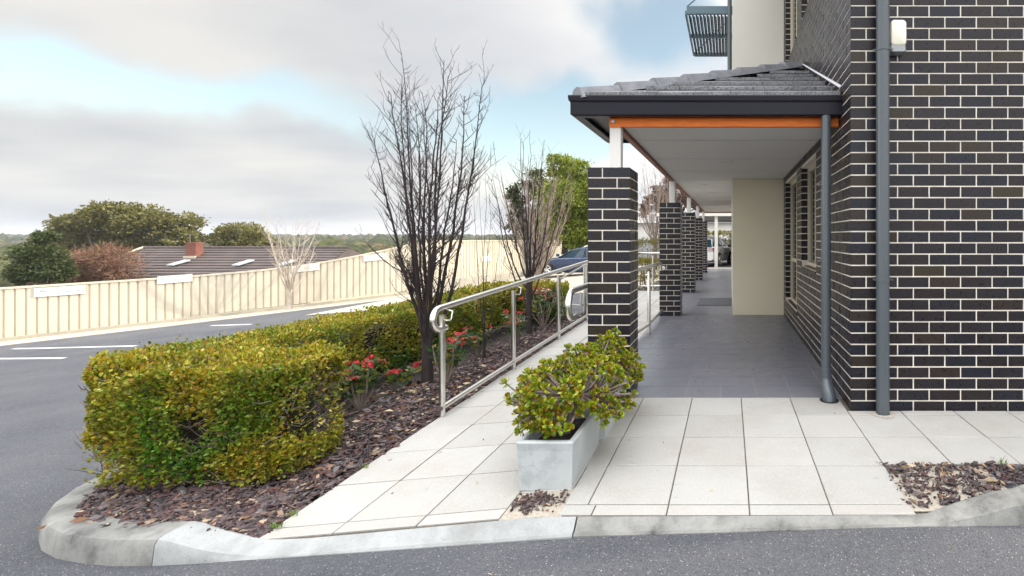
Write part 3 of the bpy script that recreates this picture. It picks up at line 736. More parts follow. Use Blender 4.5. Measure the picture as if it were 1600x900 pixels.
# gutter and fascia : front and side runs
GX, GY = -1.31, 4.02
mb = MB()
def gut(ax, along0, along1):
    # profile: (out, z) measured from the fascia line inwards
    prof = [(.0, 2.478), (-.004, 2.47), (0, 2.435), (.012, 2.42), (.012, 2.322), (.03, 2.312), (.10, 2.312), (.10, 2.33), (.03, 2.33), (.03, 2.44), (.018, 2.478)]
    return prof
prof = gut(0, 0, 0); n = len(prof)
vs = []
for (xx, corner) in ((XW-.004, 0), (GX, 1)):
    for (o, z) in prof: vs.append((xx+(o if corner else 0), GY+o, z))
for (o, z) in prof: vs.append((GX+o, 5.22, z))
for (o, z) in prof: vs.append((GX+.26+o, 5.225, z))
for (o, z) in prof: vs.append((GX+.26+o, 19.8, z))
fs = [tuple(range(n))]
for k in (0, n, 2*n, 3*n):
    for i in range(n): fs.append((k+i, k+(i+1) % n, k+n+(i+1) % n, k+n+i))
mb.add(vs, fs)
vr = empty('veranda_roof', (0, 0, 0), '', ''); 
for kx in ('label', 'category'): 
    if kx in vr: del vr[kx]
bpy.data.objects.remove(vr)
roof = None
# tiled roof: hip over the corner
PITCH = math.tan(R(24)); EZ = 2.465
def zr_front(y): return EZ+(y-GY-.02)*PITCH
def zr_side(x): return EZ+(x-GX-.02)*PITCH
rt = MB(); nrow = 7; rowl = (XW-GX)/nrow
tilew = .30
for r_ in range(nrow):
    y0 = GY+.01+r_*rowl; y1 = y0+rowl+.03
    xa = GX+(y0-GY)+.02; xs_ = XW-.02; kk = 0; off = (r_ % 2)*.15
    x = xs_+off
    while x > xa:
        xl = max(x-tilew+.004, xa); xr = min(x, XW-.01)
        if xr-xl > .03:
            zt0 = zr_front(y0)+.046; zt1 = zr_front(y1)+.004; tl = random.uniform(-.004, .004)
            xm = xl+(xr-xl)*.12
            xl1 = max(xl, GX+(y1-GY)-.02)
            if xl1 < xr-.01:
                vs = [(xl, y0, zt0-.032), (xr, y0, zt0-.032), (xr, y1, zt1-.03), (xl1, y1, zt1-.03), (xl, y0, zt0+tl), (xr, y0, zt0+tl), (xr, y1, zt1), (xl1, y1, zt1)]
                rt.add(vs, [(0,3,2,1),(4,5,6,7),(0,1,5,4),(1,2,6,5),(2,3,7,6),(3,0,4,7)], 0)
        x -= tilew
# side slope
for r_ in range(nrow):
    x0 = GX+.01+r_*rowl; x1 = x0+rowl+.03; y = 19.8
    ya = GY+(x0-GX)+.02
    while y > ya:
        if r_ == 0 and y > 5.4: y -= tilew; continue
        yl = max(y-tilew+.004, ya); yl1 = max(yl, GY+(x1-GX)-.02)
        if y-yl > .03 and yl1 < y-.01:
            zt0 = zr_side(x0)+.034; zt1 = zr_side(x1)+.004
            vs = [(x0, y, zt0-.032), (x0, yl, zt0-.032), (x1, yl1, zt1-.03), (x1, y, zt1-.03), (x0, y, zt0), (x0, yl, zt0), (x1, yl1, zt1), (x1, y, zt1)]
            rt.add(vs, [(0,3,2,1),(4,5,6,7),(0,1,5,4),(1,2,6,5),(2,3,7,6),(3,0,4,7)], 0)
        y -= tilew
roof = rt.build('tiled_roof', M['lichen'], office)
mb2 = MB(); z9 = zr_front(GY+(XW-GX))
mb2.add([(GX+.03, GY+.03, EZ-.02), (XW-.004, GY+.03, EZ-.02), (XW-.004, GY+(XW-GX), z9-.03)], [(0, 1, 2)])
mb2.add([(GX+.03, GY+.03, EZ-.02), (XW-.004, GY+(XW-GX), z9-.03), (XW-.004, 19.8, z9-.03), (GX+.30, 19.8, EZ+.10), (GX+.30, 5.2, EZ+.10), (GX+.03, 5.2, EZ-.02)], [(0, 1, 2, 3, 4, 5)])
mb2.build('roof_underlay', M['gutter'], roof)
mb.build('gutter', M['gutter'], roof)
# hip caps
hc = MB(); H0 = Vector((GX+.05, GY+.05, EZ+.03)); H1 = Vector((XW-.03, GY+(XW-GX)-.03, z9+.045)); nh = 8; hd = (H1-H0)
side = Vector((1, -1, 0)).normalized()
for k in range(nh):
    a = H0+hd*(k/nh); b = H0+hd*((k+1.12)/nh)
    if k == nh-1: b = H1
    wa, wb = .115, .095; ha, hb = .062, .030
    vs = []
    for (c, w_, h_) in ((a, wa, ha), (b, wb, hb)):
        for (s_, zz) in ((-1, -.05), (-.92, .0), (-.45, .8), (0, 1.0), (.45, .8), (.92, .0), (1, -.05)):
            vs.append(c+side*(w_*s_)+Vector((0, 0, h_*zz+(-.04 if abs(s_) > .9 else 0))))
    fs = [(i, i+1, 8+i, 7+i) for i in range(6)]+[tuple(reversed(range(7))), tuple(range(7, 14))]
    hc.add(vs, fs)
hc.build('hip_tiles', M['tile_roof'], roof)
# flashing along the wall
mb = MB(); mb.add([(XW-.006, GY+.03, EZ+.10), (XW-.006, GY+(XW-GX), z9+.075), (XW-.02, GY+(XW-GX)-.02, z9+.060), (XW-.02, GY+.03, EZ+.08)], [(0, 1, 2, 3)]); 
o = mb.build('flashing', mat('lead_flashing', (.42,.43,.45), .55), roof)
sm = o.modifiers.new('thick', 'SOLIDIFY'); sm.thickness = .004
# downpipes
def pipe(pts, rad, name, ring_pts, foot=None, label=None):
    mb = MB(); mb.tube(pts, rad, 24); o = mb.build(name, M['pipe'], office, auto=True)
    if label: o['label'] = label
    rr_ = rad[0] if isinstance(rad, list) else rad
    for (x, y, z) in ring_pts:
        b = MB(); b.tube([(x, y, z-.012), (x, y, z+.012)], rr_+.004, 24, cap=True); b.box((x-.07, y+.005, z-.006), (x+.07, y+.012, z+.006)); b.tube([(x+.068, y-.012, z), (x+.068, y+.02, z)], .007, 8); b.build('pipe_bracket', M['pipe'], o, auto=True)
    return o
fp = pipe([(1.150, 3.685, -.01), (1.150, 3.685, 6.25)], .049, 'downpipe', [(1.150, 3.685, 1.0), (1.150, 3.685, 2.72)], label='tall grey downpipe on the front wall')
mb = MB(); n = 20
for k in range(n):
    q0, q1 = 2*math.pi*k/n, 2*math.pi*(k+1)/n
    for (ra, rb) in ((.05, .095),):
        f0 = 1+.12*math.sin(3*q0); f1 = 1+.12*math.sin(3*q1)
        mb.add([(1.15+.052*math.cos(q0), 3.66+.045*math.sin(q0), .004), (1.15+rb*f0*math.cos(q0), 3.66+.075*f0*math.sin(q0), .003), (1.15+rb*f1*math.cos(q1), 3.66+.075*f1*math.sin(q1), .003), (1.15+.052*math.cos(q1), 3.66+.045*math.sin(q1), .004)], [(0,1,2,3)])
mb.build('earth_ring', M['sand'], fp)
r0 = .040
cp = pipe([(.80, 4.065, 2.316), (.80, 4.065, .25), (.80, 4.065, .17), (.80, 4.055, .13), (.805, 4.02, .07), (.81, 3.985, .03), (.81, 3.975, -.01)], [.040, .040, .040, .046, .055, .055, .055], 'downpipe', [(.80, 4.065, 1.12), (.80, 4.065, 1.75)], label='darker downpipe under the gutter by the corner')
mb = MB(); mb.tube([(.80, 4.065, .24), (.80, 4.065, .165)], [.0445, .0445], 24); mb.build('pipe_collar', M['pipe'], cp, auto=True)
mb = MB(); mb.tube([(.81, 3.975, .001), (.81, 3.975, .0045)], .078, 28); mb.build('pipe_hole', M['black'], cp)
# siren box on the front wall
sb = empty('alarm_siren', (1.27, 3.75, 2.82), 'cream alarm siren box with grey base mounted on the dark brick wall', 'alarm box')
def rbox(x0, x1, z0, z1, y0, y1, m, name, par, r=.02):
    mb = MB(); prof = []
    for (cx, cz, a0) in ((x1-r, z1-r, 0), (x0+r, z1-r, 90), (x0+r, z0+r, 180), (x1-r, z0+r, 270)):
        for k in range(5): q = R(a0+k*22.5); prof.append((cx+r*math.cos(q), cz+r*math.sin(q)))
    n = len(prof); cx, cz = (x0+x1)/2, (z0+z1)/2; vs = []
    for (yy, s) in ((y1, 1), (y0+.015, 1), (y0+.005, .95), (y0, .86)):
        for (a, b) in prof: vs.append((cx+(a-cx)*s, yy, cz+(b-cz)*s))
    fs = [tuple(reversed(range(n))), tuple(range(3*n, 4*n))]
    for k in range(3):
        for i in range(n): fs.append((k*n+i, k*n+(i+1) % n, (k+1)*n+(i+1) % n, (k+1)*n+i))
    mb.add(vs, fs); return mb.build(name, m, par, auto=True)
rbox(1.208, 1.326, 2.745, 2.942, 3.67, 3.752, M['siren'], 'siren_cover', sb, .03); rbox(1.206, 1.324, 2.70, 2.755, 3.675, 3.752, M['siren_base'], 'siren_base', sb, .015)

# door mat
dm = MB(); dm.bbox((-.62, 9.42, .001), (.05, 10.55, .012), .006)
tag(dm.build('door_mat', M['mat']), 'dark flat door mat on the tiled veranda floor beside the cream wall', 'door mat')

# ------------------------------------------------------------------ handrails
def rail_thing(name, label, loc): return empty(name, loc, label, 'handrail', 'stainless steel handrails of the ramp')
TR = .0245
def hook(x, y, z0, z1, sgn=1, depth=.11):
    pts = []
    for k in range(13):
        q = math.pi*(.5-k/12) ; pts.append((x, y-sgn*math.cos(q)*(z0-z1)/2*1.0, (z0+z1)/2+math.sin(q)*(z0-z1)/2))
    return pts
hr = rail_thing('handrail', 'long stainless steel handrail rising beside the garden bed, nearest the hedge', (-2.25, 3.83, p(-2.25, 3.83)))
XR = -2.25
def ztop(y): return .765+(y-3.83)*.0405
pts = [(XR, y, ztop(y)) for y in (9.1, 7.8, 6.5, 5.14, 3.95)]
h0, h1 = ztop(3.83), ztop(3.83)-.165
loop = [(XR, 3.83-math.sin(q)*.082, (h0+h1)/2+math.cos(q)*(h0-h1)/2) for q in np.linspace(0, math.pi, 12)]
mb = MB(); mb.tube(pts+[tuple(q) for q in loop]+[(XR, 3.90, h1), (XR, 3.915, h1)], TR, 16); mb.build('top_rail', M['steel'], hr, auto=True)
mb = MB(); mb.tube([(XR, y, p(XR, y)+.075+(.0 if y > 4 else -.005)) for y in (3.84, 4.6, 5.5, 6.5, 7.8, 9.1)], .021, 16); mb.build('bottom_rail', M['steel'], hr, auto=True)
for i, y in enumerate((3.86, 5.14, 6.5, 7.8, 9.1)):
    mb = MB(); mb.tube([(XR-.0, y+.005, p(XR, y)-.05), (XR, y+.005, ztop(y)-.06)], .0225, 16); po = mb.build('rail_post', M['steel'], hr, auto=True)
    mb = MB(); mb.tube([(XR, y+.01, ztop(y)-.10), (XR+.06, y+.01, ztop(y)-.10), (XR+.07, y+.01, ztop(y)-.09), (XR+.07, y+.03, ztop(y)-.035), (XR+.01, y+.05, ztop(y)-.02)], .006, 8); mb.build('rail_bracket', M['steel'], po)
# rail that hooks past the first pillar and runs to the second
h2 = rail_thing('handrail', 'steel handrail with a hooked end curling beside the first brick pillar', (-1.2, 3.75, 0))
XQ = -1.205
def zt2(y): return .905
loop = [(XQ, 3.80-math.sin(q)*.10, .80+math.cos(q)*.105) for q in np.linspace(0, math.pi, 12)]
run = [(XQ, 5.0, .905), (XQ+.03, 6.0, .905), (-1.10, 6.78, .905), (-1.09, 7.75, .905), (-1.09, 7.83, .895), (-1.09, 7.86, .86), (-1.09, 7.86, .78)]
mb = MB(); mb.tube([(XQ, 3.86, .695)]+list(reversed(loop))+run, TR, 16); mb.build('top_rail', M['steel'], h2, auto=True)
mb = MB(); mb.tube([(XQ, 4.3, .12), (XQ, 5.0, .12), (XQ+.03, 6.0, .12), (-1.10, 6.78, .12), (-1.09, 8.0, .12)], .021, 16); mb.build('bottom_rail', M['steel'], h2, auto=True)
for (x_, y_) in ((-1.10, 6.78), (XQ, 4.55)):
    mb = MB(); mb.tube([(x_, y_, -.04), (x_, y_, .83), (x_, y_, .845)], [.0225, .0225, .016], 16); po = mb.build('rail_post', M['steel'], h2, auto=True)
    mb = MB(); mb.tube([(x_, y_, .80), (x_-.055, y_, .80), (x_-.055, y_, .87), (x_, y_, .89)], .006, 8); mb.build('rail_bracket', M['steel'], po)
mb = MB(); mb.tube([(XQ, 4.0, .87), (XQ, 4.0, .78), (XQ, 4.03, .76), (-1.15, 4.12, .76)], .006, 8); mb.build('wall_bracket', M['steel'], h2)
mb = MB(); mb.tube([(-1.09, 7.86, .80), (-1.09, 8.18, .80)], .012, 8); mb.tube([(-1.09, 8.17, .80), (-1.09, 8.185, .80)], .035, 14); mb.build('end_mount', M['steel'], h2)
# far turn of the ramp
h3 = rail_thing('handrail', 'far handrail crossing behind the first pillar towards the second', (-2.0, 12, 0))
run = [(-2.26, 9.4, .92), (-2.26, 11.6, .92), (-2.15, 11.95, .92), (-1.95, 12.05, .92), (-.95, 12.05, .92)]
mb = MB(); mb.tube(run, TR, 14); mb.build('top_rail', M['steel'], h3, auto=True)
mb = MB(); mb.tube([(a, b, .12) for a, b, c in run], .021, 14); mb.build('bottom_rail', M['steel'], h3, auto=True)
for (x_, y_) in ((-2.26, 9.5), (-2.24, 11.6), (-1.86, 12.05), (-1.35, 12.05)):
    mb = MB(); mb.tube([(x_, y_, -.3), (x_, y_, .86)], .0225, 14); mb.build('rail_post', M['steel'], h3, auto=True)
h4 = rail_thing('handrail', 'thin lower handrail seen beyond the end of the garden bed', (-3.9, 11.4, -.3))
mb = MB(); mb.tube([(-2.33, 9.3, .80), (-2.9, 10.0, .76), (-3.9, 11.4, .34), (-3.92, 11.42, .26)], .022, 12); mb.build('top_rail', M['steel'], h4, auto=True)
mb = MB(); mb.tube([(-2.6, 9.6, -.06), (-2.9, 10.0, -.08), (-3.5, 10.9, -.18)], .020, 12); mb.build('bottom_rail', M['steel'], h4, auto=True)
for (x_, y_, z_) in ((-3.9, 11.38, .3), (-2.95, 10.05, .72)):
    mb = MB(); mb.tube([(x_, y_, g(x_)-.1), (x_, y_, z_)], .02, 12); mb.build('rail_post', M['steel'], h4, auto=True)

# ------------------------------------------------------------------ planters and succulents
def planter(name, label, x0, x1, y0, y1, h, group):
    o = MB(); z0 = p((x0+x1)/2, (y0+y1)/2)-.01; t = .028; tp = .012
    def ring(a, z): return [(x0+a, y0+a, z), (x1-a, y0+a, z), (x1-a, y1-a, z), (x0+a, y1-a, z)]
    vs = ring(tp, z0)+ring(.004, z0+h-.05)+ring(-.002, z0+h-.008)+ring(.004, z0+h)+ring(t-.004, z0+h)+ring(t, z0+h-.008)+ring(t+.01, z0+.12)
    fs = [(3, 2, 1, 0)]
    for k in range(6):
        for i in range(4): fs.append((4*k+i, 4*k+(i+1) % 4, 4*k+4+(i+1) % 4, 4*k+4+i))
    o.add(vs, fs); e = empty(name, ((x0+x1)/2, (y0+y1)/2, z0), label, 'planter', group)
    o.build('trough', M['planter'], e)
    s = grid_mesh('potting_soil', list(np.linspace(x0+t, x1-t, 10)), list(np.linspace(y0+t, y1-t, 12)), lambda x, y: z0+h-.075+.012*noise.noise(Vector((x*20, y*20, 3))), M['soil'])
    s.parent = e; s.location = -e.location
    return e, z0+h-.07
GP = 'pale trough planters before the first pillar'
e1, zs1 = planter('trough_planter', 'front pale cracked trough planter on the paving by the mulch patch', -1.115, -.818, 2.585, 3.16, .262, GP)
e2, zs2 = planter('trough_planter', 'rear pale trough planter standing against the first brick pillar', -1.075, -.80, 3.22, 3.88, .262, GP)
def succulent(name, label, base, centre, rad, nros, seed, group):
    rs = random.Random(seed); e = empty(name, base, label, 'plant', group)
    base = Vector(base); ctr = Vector(centre); st = MB(); V = []; Q = []
    # branch network : forks fanned out from the base to the crown shell
    tips = []
    hubs = []
    for k in range(9):
        a = 2*math.pi*k/9+rs.uniform(-.3, .3); q = Vector((math.cos(a)*rad[0]*.45, math.sin(a)*rad[1]*.45, rad[2]*rs.uniform(-.1, .35)))+ctr
        mid = (base+q)/2+Vector((rs.uniform(-.03, .03), rs.uniform(-.03, .03), .02)); st.tube([base+Vector((math.cos(a)*.01, math.sin(a)*.01, 0)), base*.7+mid*.3+Vector((0,0,.02)), mid, q], [.017, .015, .012, .009], 7); hubs.append(q)
    tries = 0; pts_ = []
    while len(pts_) < nros and tries < 20000:
        tries += 1
        th = rs.uniform(0, 2*math.pi); ph = math.acos(rs.uniform(-.45, 1)); rr = rs.uniform(.72, 1.04)**.8
        d = Vector((math.sin(ph)*math.cos(th), math.sin(ph)*math.sin(th), math.cos(ph)))
        q = ctr+Vector((d.x*rad[0], d.y*rad[1], d.z*rad[2]))*rr
        q += Vector([noise.noise(q*5+Vector((i*9.1, seed, 0))) for i in range(3)])*.12
        if q.z < base.z-.06: continue
        if any((q-o_).length < .029 for o_, _ in pts_): continue
        pts_.append((q, d))
    for (q, d) in pts_:
        h = min(hubs, key=lambda a: (a-q).length+rs.uniform(0, .06)); mid = (h+q)/2-Vector((0, 0, rs.uniform(.0, .03)))+d*.01
        st.tube([h, mid, q], [.0075, .006, .0045], 5)
        ax = (d*.75+Vector((0, 0, .8))+Vector((rs.uniform(-.3, .3), rs.uniform(-.3, .3), 0))).normalized(); t1 = ax.orthogonal().normalized(); t2 = ax.cross(t1)
        nl = rs.randint(12, 16); s0 = rs.uniform(.029, .040)
        for i in range(nl):
            f = i/nl; a = i*2.399; el = R(22+60*f); ln = s0*(1-.45*f)
            out = t1*math.cos(a)+t2*math.sin(a); ld = out*math.cos(el)+ax*math.sin(el); sd_ = ax.cross(out).normalized(); nn_ = ld.cross(sd_)
            b0 = q+ax*(.012*f)-ax*.004
            w_ = ln*.30
            B = len(V)
            V += [b0-sd_*w_*.35, b0+sd_*w_*.35, b0+ld*ln*.62+sd_*w_-nn_*.002, b0+ld*ln*.62-sd_*w_-nn_*.002, b0+ld*ln*.95+sd_*w_*.55+nn_*.003, b0+ld*ln*.95-sd_*w_*.55+nn_*.003]
            Q += [(B, B+1, B+2, B+3), (B+3, B+2, B+4, B+5)]
        # a few older hanging leaves just under the tip
        for i in range(4):
            a = rs.uniform(0, 6.28); out = t1*math.cos(a)+t2*math.sin(a); ld = (out-ax*.35).normalized(); sd_ = ax.cross(out).normalized(); ln = s0*.8; b0 = q-ax*rs.uniform(.008, .02); w_ = ln*.28; B = len(V)
            V += [b0-sd_*w_*.35, b0+sd_*w_*.35, b0+ld*ln*.6+sd_*w_, b0+ld*ln*.6-sd_*w_, b0+ld*ln*.95+sd_*w_*.5, b0+ld*ln*.95-sd_*w_*.5]; Q += [(B, B+1, B+2, B+3), (B+3, B+2, B+4, B+5)]
    st.build('stems', M['jade_stem'], e, auto=True)
    npmesh('rosettes', np.array([tuple(v) for v in V]), np.array(Q), M['jade_leaf'], e)
    return e
GS = 'yellow green succulents in the trough planters'
succulent('succulent_shrub', 'yellow green succulent shrub spilling over the front planter', (-.95, 2.88, zs1), (-.955, 2.93, .36), (.315, .36, .235), 350, 3, GS)
succulent('succulent_shrub', 'yellow green succulent shrub in the rear planter against the pillar', (-.92, 3.5, zs2), (-.905, 3.50, .38), (.265, .34, .225), 300, 11, GS)

# ------------------------------------------------------------------ leaf clouds
def leaf_mesh(name, P, D, L_, asp, m, parent, spread=.9, droop=0.):
    n = len(P); D = D+RNG.normal(0, spread, (n, 3)); D[:, 2] -= droop; D /= np.linalg.norm(D, axis=1)[:, None]+1e-9
    r = RNG.normal(0, 1, (n, 3)); Sd = np.cross(D, r); Sd /= np.linalg.norm(Sd, axis=1)[:, None]+1e-9; Nn = np.cross(D, Sd)
    L_ = L_[:, None]; W = L_*asp*.5; fold = RNG.uniform(.02, .14, (n, 1))*L_
    V = np.stack([P, P+D*L_*.5+Sd*W+Nn*fold, P+D*L_, P+D*L_*.5-Sd*W+Nn*fold], 1).reshape(-1, 3)
    Q = (np.arange(n)*4)[:, None]+np.arange(4)[None]
    return npmesh(name, V, Q, m, parent)
# hedge : a clipped U round the bed
hg = empty('clipped_hedge', (-3.2, 2.95, g(-3.2)), 'clipped yellow green box hedge bending round the kerb and running back along the bed', 'hedge')
def hz(y): return float(np.interp(y, [2.5, 4, 6.5, 9], [.60, .57, .54, .56]))
def hb(y): return float(np.interp(y, [2.5, 9], [-.12, -.05]))
HB = [  # x0,x1,y0,y1, density, leaf size
    (-3.75, -2.58, 2.76, 3.48), (-4.02, -3.42, 3.0, 8.7), (-3.5, -2.72, 7.85, 8.6)]
def inside_other(x, y, k, m_=.06):
    return any(i != k and b[0]+m_ < x < b[1]-m_ and b[2]+m_ < y < b[3]-m_ for i, b in enumerate(HB))
def hedge_points(k, n, dmax):
    x0, x1, y0, y1 = HB[k]; out = []; nr = []
    H = .66
    areas = [(y1-y0)*H, (y1-y0)*H, (x1-x0)*H, (x1-x0)*H, (x1-x0)*(y1-y0)]; tot = sum(areas)
    while len(out) < n:
        r = random.random()*tot; f = 0
        while r > areas[f]: r -= areas[f]; f += 1
        u, v = random.random(), random.random()
        if k == 1:
            # concentrate on the near part of the long leg
            u = u**1.5
        dep = abs(random.gauss(0, 1))*dmax
        if f == 0: q = Vector((x0, y0+(y1-y0)*u, v)); nn = Vector((-1, 0, 0))
        elif f == 1: q = Vector((x1, y0+(y1-y0)*u, v)); nn = Vector((1, 0, 0))
        elif f == 2: q = Vector((x0+(x1-x0)*u, y0, v)); nn = Vector((0, -1, 0))
        elif f == 3: q = Vector((x0+(x1-x0)*u, y1, v)); nn = Vector((0, 1, 0))
        else: q = Vector((x0+(x1-x0)*v, y0+(y1-y0)*u, 1)); nn = Vector((0, 0, 1))
        zb, zt = hb(q.y)+.03, hz(q.y); z = zb+(zt-zb)*q.z
        if f < 4 and z < zb+.08 and random.random() < .5: continue
        # rounded shoulders
        t = q.z
        rc = .16; ex = 0
        cx, cy = (x0+x1)/2, (y0+y1)/2
        P = Vector((q.x, q.y, z))
        # corner rounding in plan
        dx = min(P.x-x0, x1-P.x); dy = min(P.y-y0, y1-P.y); dz = zt-P.z
        r_ = .27
        cxn = max(0, r_-dx); cyn = max(0, r_-dy); czn = max(0, .13-dz)
        ln = math.sqrt(cxn*cxn+cyn*cyn); 
        if ln > r_:
            s = r_/ln; P.x += (1 if P.x < cx else -1)*cxn*(1-s); P.y += (1 if P.y < cy else -1)*cyn*(1-s)
        hor = max(cxn, cyn); l2 = math.sqrt(min(hor, .13)**2+czn**2)
        if l2 > .13: P.z -= czn*(1-.13/l2); 
        if l2 > .13 and f < 4:
            P -= nn*0.02*(l2-.13)/.06
        bmp = noise.noise(P*2.6)*.07+noise.noise(P*8)*.045+noise.noise(P*17)*.02
        P += nn*(bmp-dep)
        if f == 4: P.z += .0
        if inside_other(P.x, P.y, k, .10): continue
        dens = noise.noise(P*Vector((1, 1, 1))*2.6+Vector((5, 2, 8)))
        if dens > .20 and random.random() < min(.95, (dens-.20)*5): continue     # bare windows showing twigs
        if f in (4,) and random.random() < .03: 
            P.z += random.uniform(.0, .05)
        out.append(P); nr.append(nn)
    return np.array([tuple(q) for q in out]), np.array([tuple(q) for q in nr])
PP, NN, SZ = [], [], []
for k, n, d_, s0, s1 in ((0, 44000, .055, .014, .032), (1, 62000, .055, .018, .036), (2, 7000, .04, .026, .04)):
    a, b = hedge_points(k, n, d_); PP.append(a); NN.append(b)
    s = RNG.uniform(s0, s1, n)
    if k == 1: s *= np.clip(.75+.12*(a[:, 1]-3), .75, 1.5)
    SZ.append(s)
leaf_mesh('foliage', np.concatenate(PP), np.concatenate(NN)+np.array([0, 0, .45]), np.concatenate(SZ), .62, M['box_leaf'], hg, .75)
tw = MB()
for k, (x0, x1, y0, y1) in enumerate(HB):
    nn = (1500, 1800, 200)[k]
    for _ in range(nn):
        u = random.random()**(1.5 if k == 1 else 1); y = y0+.05+(y1-y0-.1)*u; x = random.uniform(x0+.05, x1-.05); z = random.uniform(hb(y), hz(y)-.08)
        q = Vector((x, y, z)); cxy = Vector(((x0+x1)/2, y if k == 1 else (y0+y1)/2, z)); o_ = (q-cxy); o_.z = 0
        if k == 0: o_ = Vector((random.uniform(-1, 1), random.uniform(-1, .3), 0))
        if o_.length < 1e-3: continue
        o_.normalize(); d = (o_*random.uniform(.3, 1)+Vector((random.uniform(-.5, .5), random.uniform(-.5, .5), random.uniform(.0, 1.1)))).normalized(); l = random.uniform(.06, .2)
        e_ = q+d*l; e_.x = min(max(e_.x, x0+.015), x1-.015); e_.y = min(max(e_.y, y0+.015), y1-.015); e_.z = min(e_.z, hz(y)-.02)
        m_ = (q+e_)/2+Vector((random.uniform(-.015, .015), random.uniform(-.015, .015), random.uniform(-.015, .015)))
        tw.tube([q, m_, e_], [.0028, .0022, .0012], 4, cap=False)
tw.build('twigs', M['twig'], hg)
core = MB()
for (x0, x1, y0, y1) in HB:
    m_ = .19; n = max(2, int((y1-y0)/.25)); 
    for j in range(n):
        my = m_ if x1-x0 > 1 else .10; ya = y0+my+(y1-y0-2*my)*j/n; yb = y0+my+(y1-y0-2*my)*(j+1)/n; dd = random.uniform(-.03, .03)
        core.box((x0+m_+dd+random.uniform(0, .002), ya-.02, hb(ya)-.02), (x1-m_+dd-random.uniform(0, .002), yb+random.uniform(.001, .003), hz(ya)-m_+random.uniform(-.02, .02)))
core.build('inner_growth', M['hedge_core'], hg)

# red flowering shrubs in the bed
def flower_shrub(loc, h, w_, nst, nfl, seed, label):
    rs = random.Random(seed); nr = np.random.RandomState(seed); loc = Vector(loc)
    e = empty('flowering_shrub', loc, label, 'shrub', 'red flowering shrubs in the garden bed'); st = MB(); LP, LD, LS = [], [], []; FV, FQ = [], []
    for s in range(nst):
        a = rs.uniform(0, 6.28); r_ = w_*rs.uniform(.3, 1)*.5; top = loc+Vector((math.cos(a)*r_, math.sin(a)*r_, h*rs.uniform(.6, 1)))
        m1 = loc*.5+top*.5+Vector((rs.uniform(-.03, .03), rs.uniform(-.03, .03), -.02)); st.tube([loc, m1, top], [.009, .008, .006], 6)
        for k in range(int(16)):
            f = rs.uniform(.55, 1.02); q = m1+(top-m1)*((f-.5)*2); b = rs.uniform(0, 6.28)
            LP.append(tuple(q)); LD.append((math.cos(b), math.sin(b), rs.uniform(.0, .7))); LS.append(rs.uniform(.055, .10))
        if s < nfl:
            for c in range(rs.randint(2, 3)):
                FV, FQ = [], []
                fc = top+Vector((rs.uniform(-.055, .055), rs.uniform(-.055, .055), rs.uniform(.01, .055))); st.tube([top, (top+fc)/2+Vector((0, 0, .01)), fc], .0022, 4, cap=False)
                for b in range(rs.randint(6, 10)):
                    cc = fc+Vector((rs.gauss(0, .010), rs.gauss(0, .010), rs.gauss(0, .007))); ax = Vector((rs.uniform(-.8, .8), rs.uniform(-1.2, .2), rs.uniform(.2, 1))).normalized(); t1 = ax.orthogonal().normalized(); t2 = ax.cross(t1); r0 = rs.uniform(.007, .011)
                    B = len(FV); n = 6; FV += [cc+(t1*math.cos(2*math.pi*i/n)+t2*math.sin(2*math.pi*i/n))*r0*(1 if i % 2 else .8)+ax*(.003 if i % 2 else 0) for i in range(n)]; FQ += [(B, B+1, B+2, B+3), (B, B+3, B+4, B+5)]
                npmesh('flower_head', np.array([tuple(v) for v in FV]), np.array(FQ), M['petal'], e)
    st.build('stems', M['bark_grey'], e); leaf_mesh('leaves', np.array(LP), np.array(LD), np.array(LS), .42, M['shrub_leaf'], e, .25)
    return e
for i, (x, y, h, w_, ns, nf, lab) in enumerate([
        (-3.10, 4.15, .42, .40, 13, 11, 'red flowering shrub standing behind the near hedge end'),
        (-3.18, 4.75, .22, .32, 6, 5, 'small low red flowering shrub left of the nearest tree trunk'),
        (-2.72, 4.75, .50, .34, 10, 8, 'red flowering shrub with yellow leaves just behind the first rail post'),
        (-2.98, 5.85, .36, .36, 8, 4, 'low red flowering shrub beside the thin sapling'),
        (-2.72, 6.35, .42, .38, 9, 6, 'red flowering shrub between the second and third rail posts'),
        (-2.80, 7.45, .62, .60, 13, 11, 'tall red flowering shrub at the far end of the bed')]):
    flower_shrub((x, y, bed(x, y)-.01), h, w_, ns, nf, 20+i, lab)

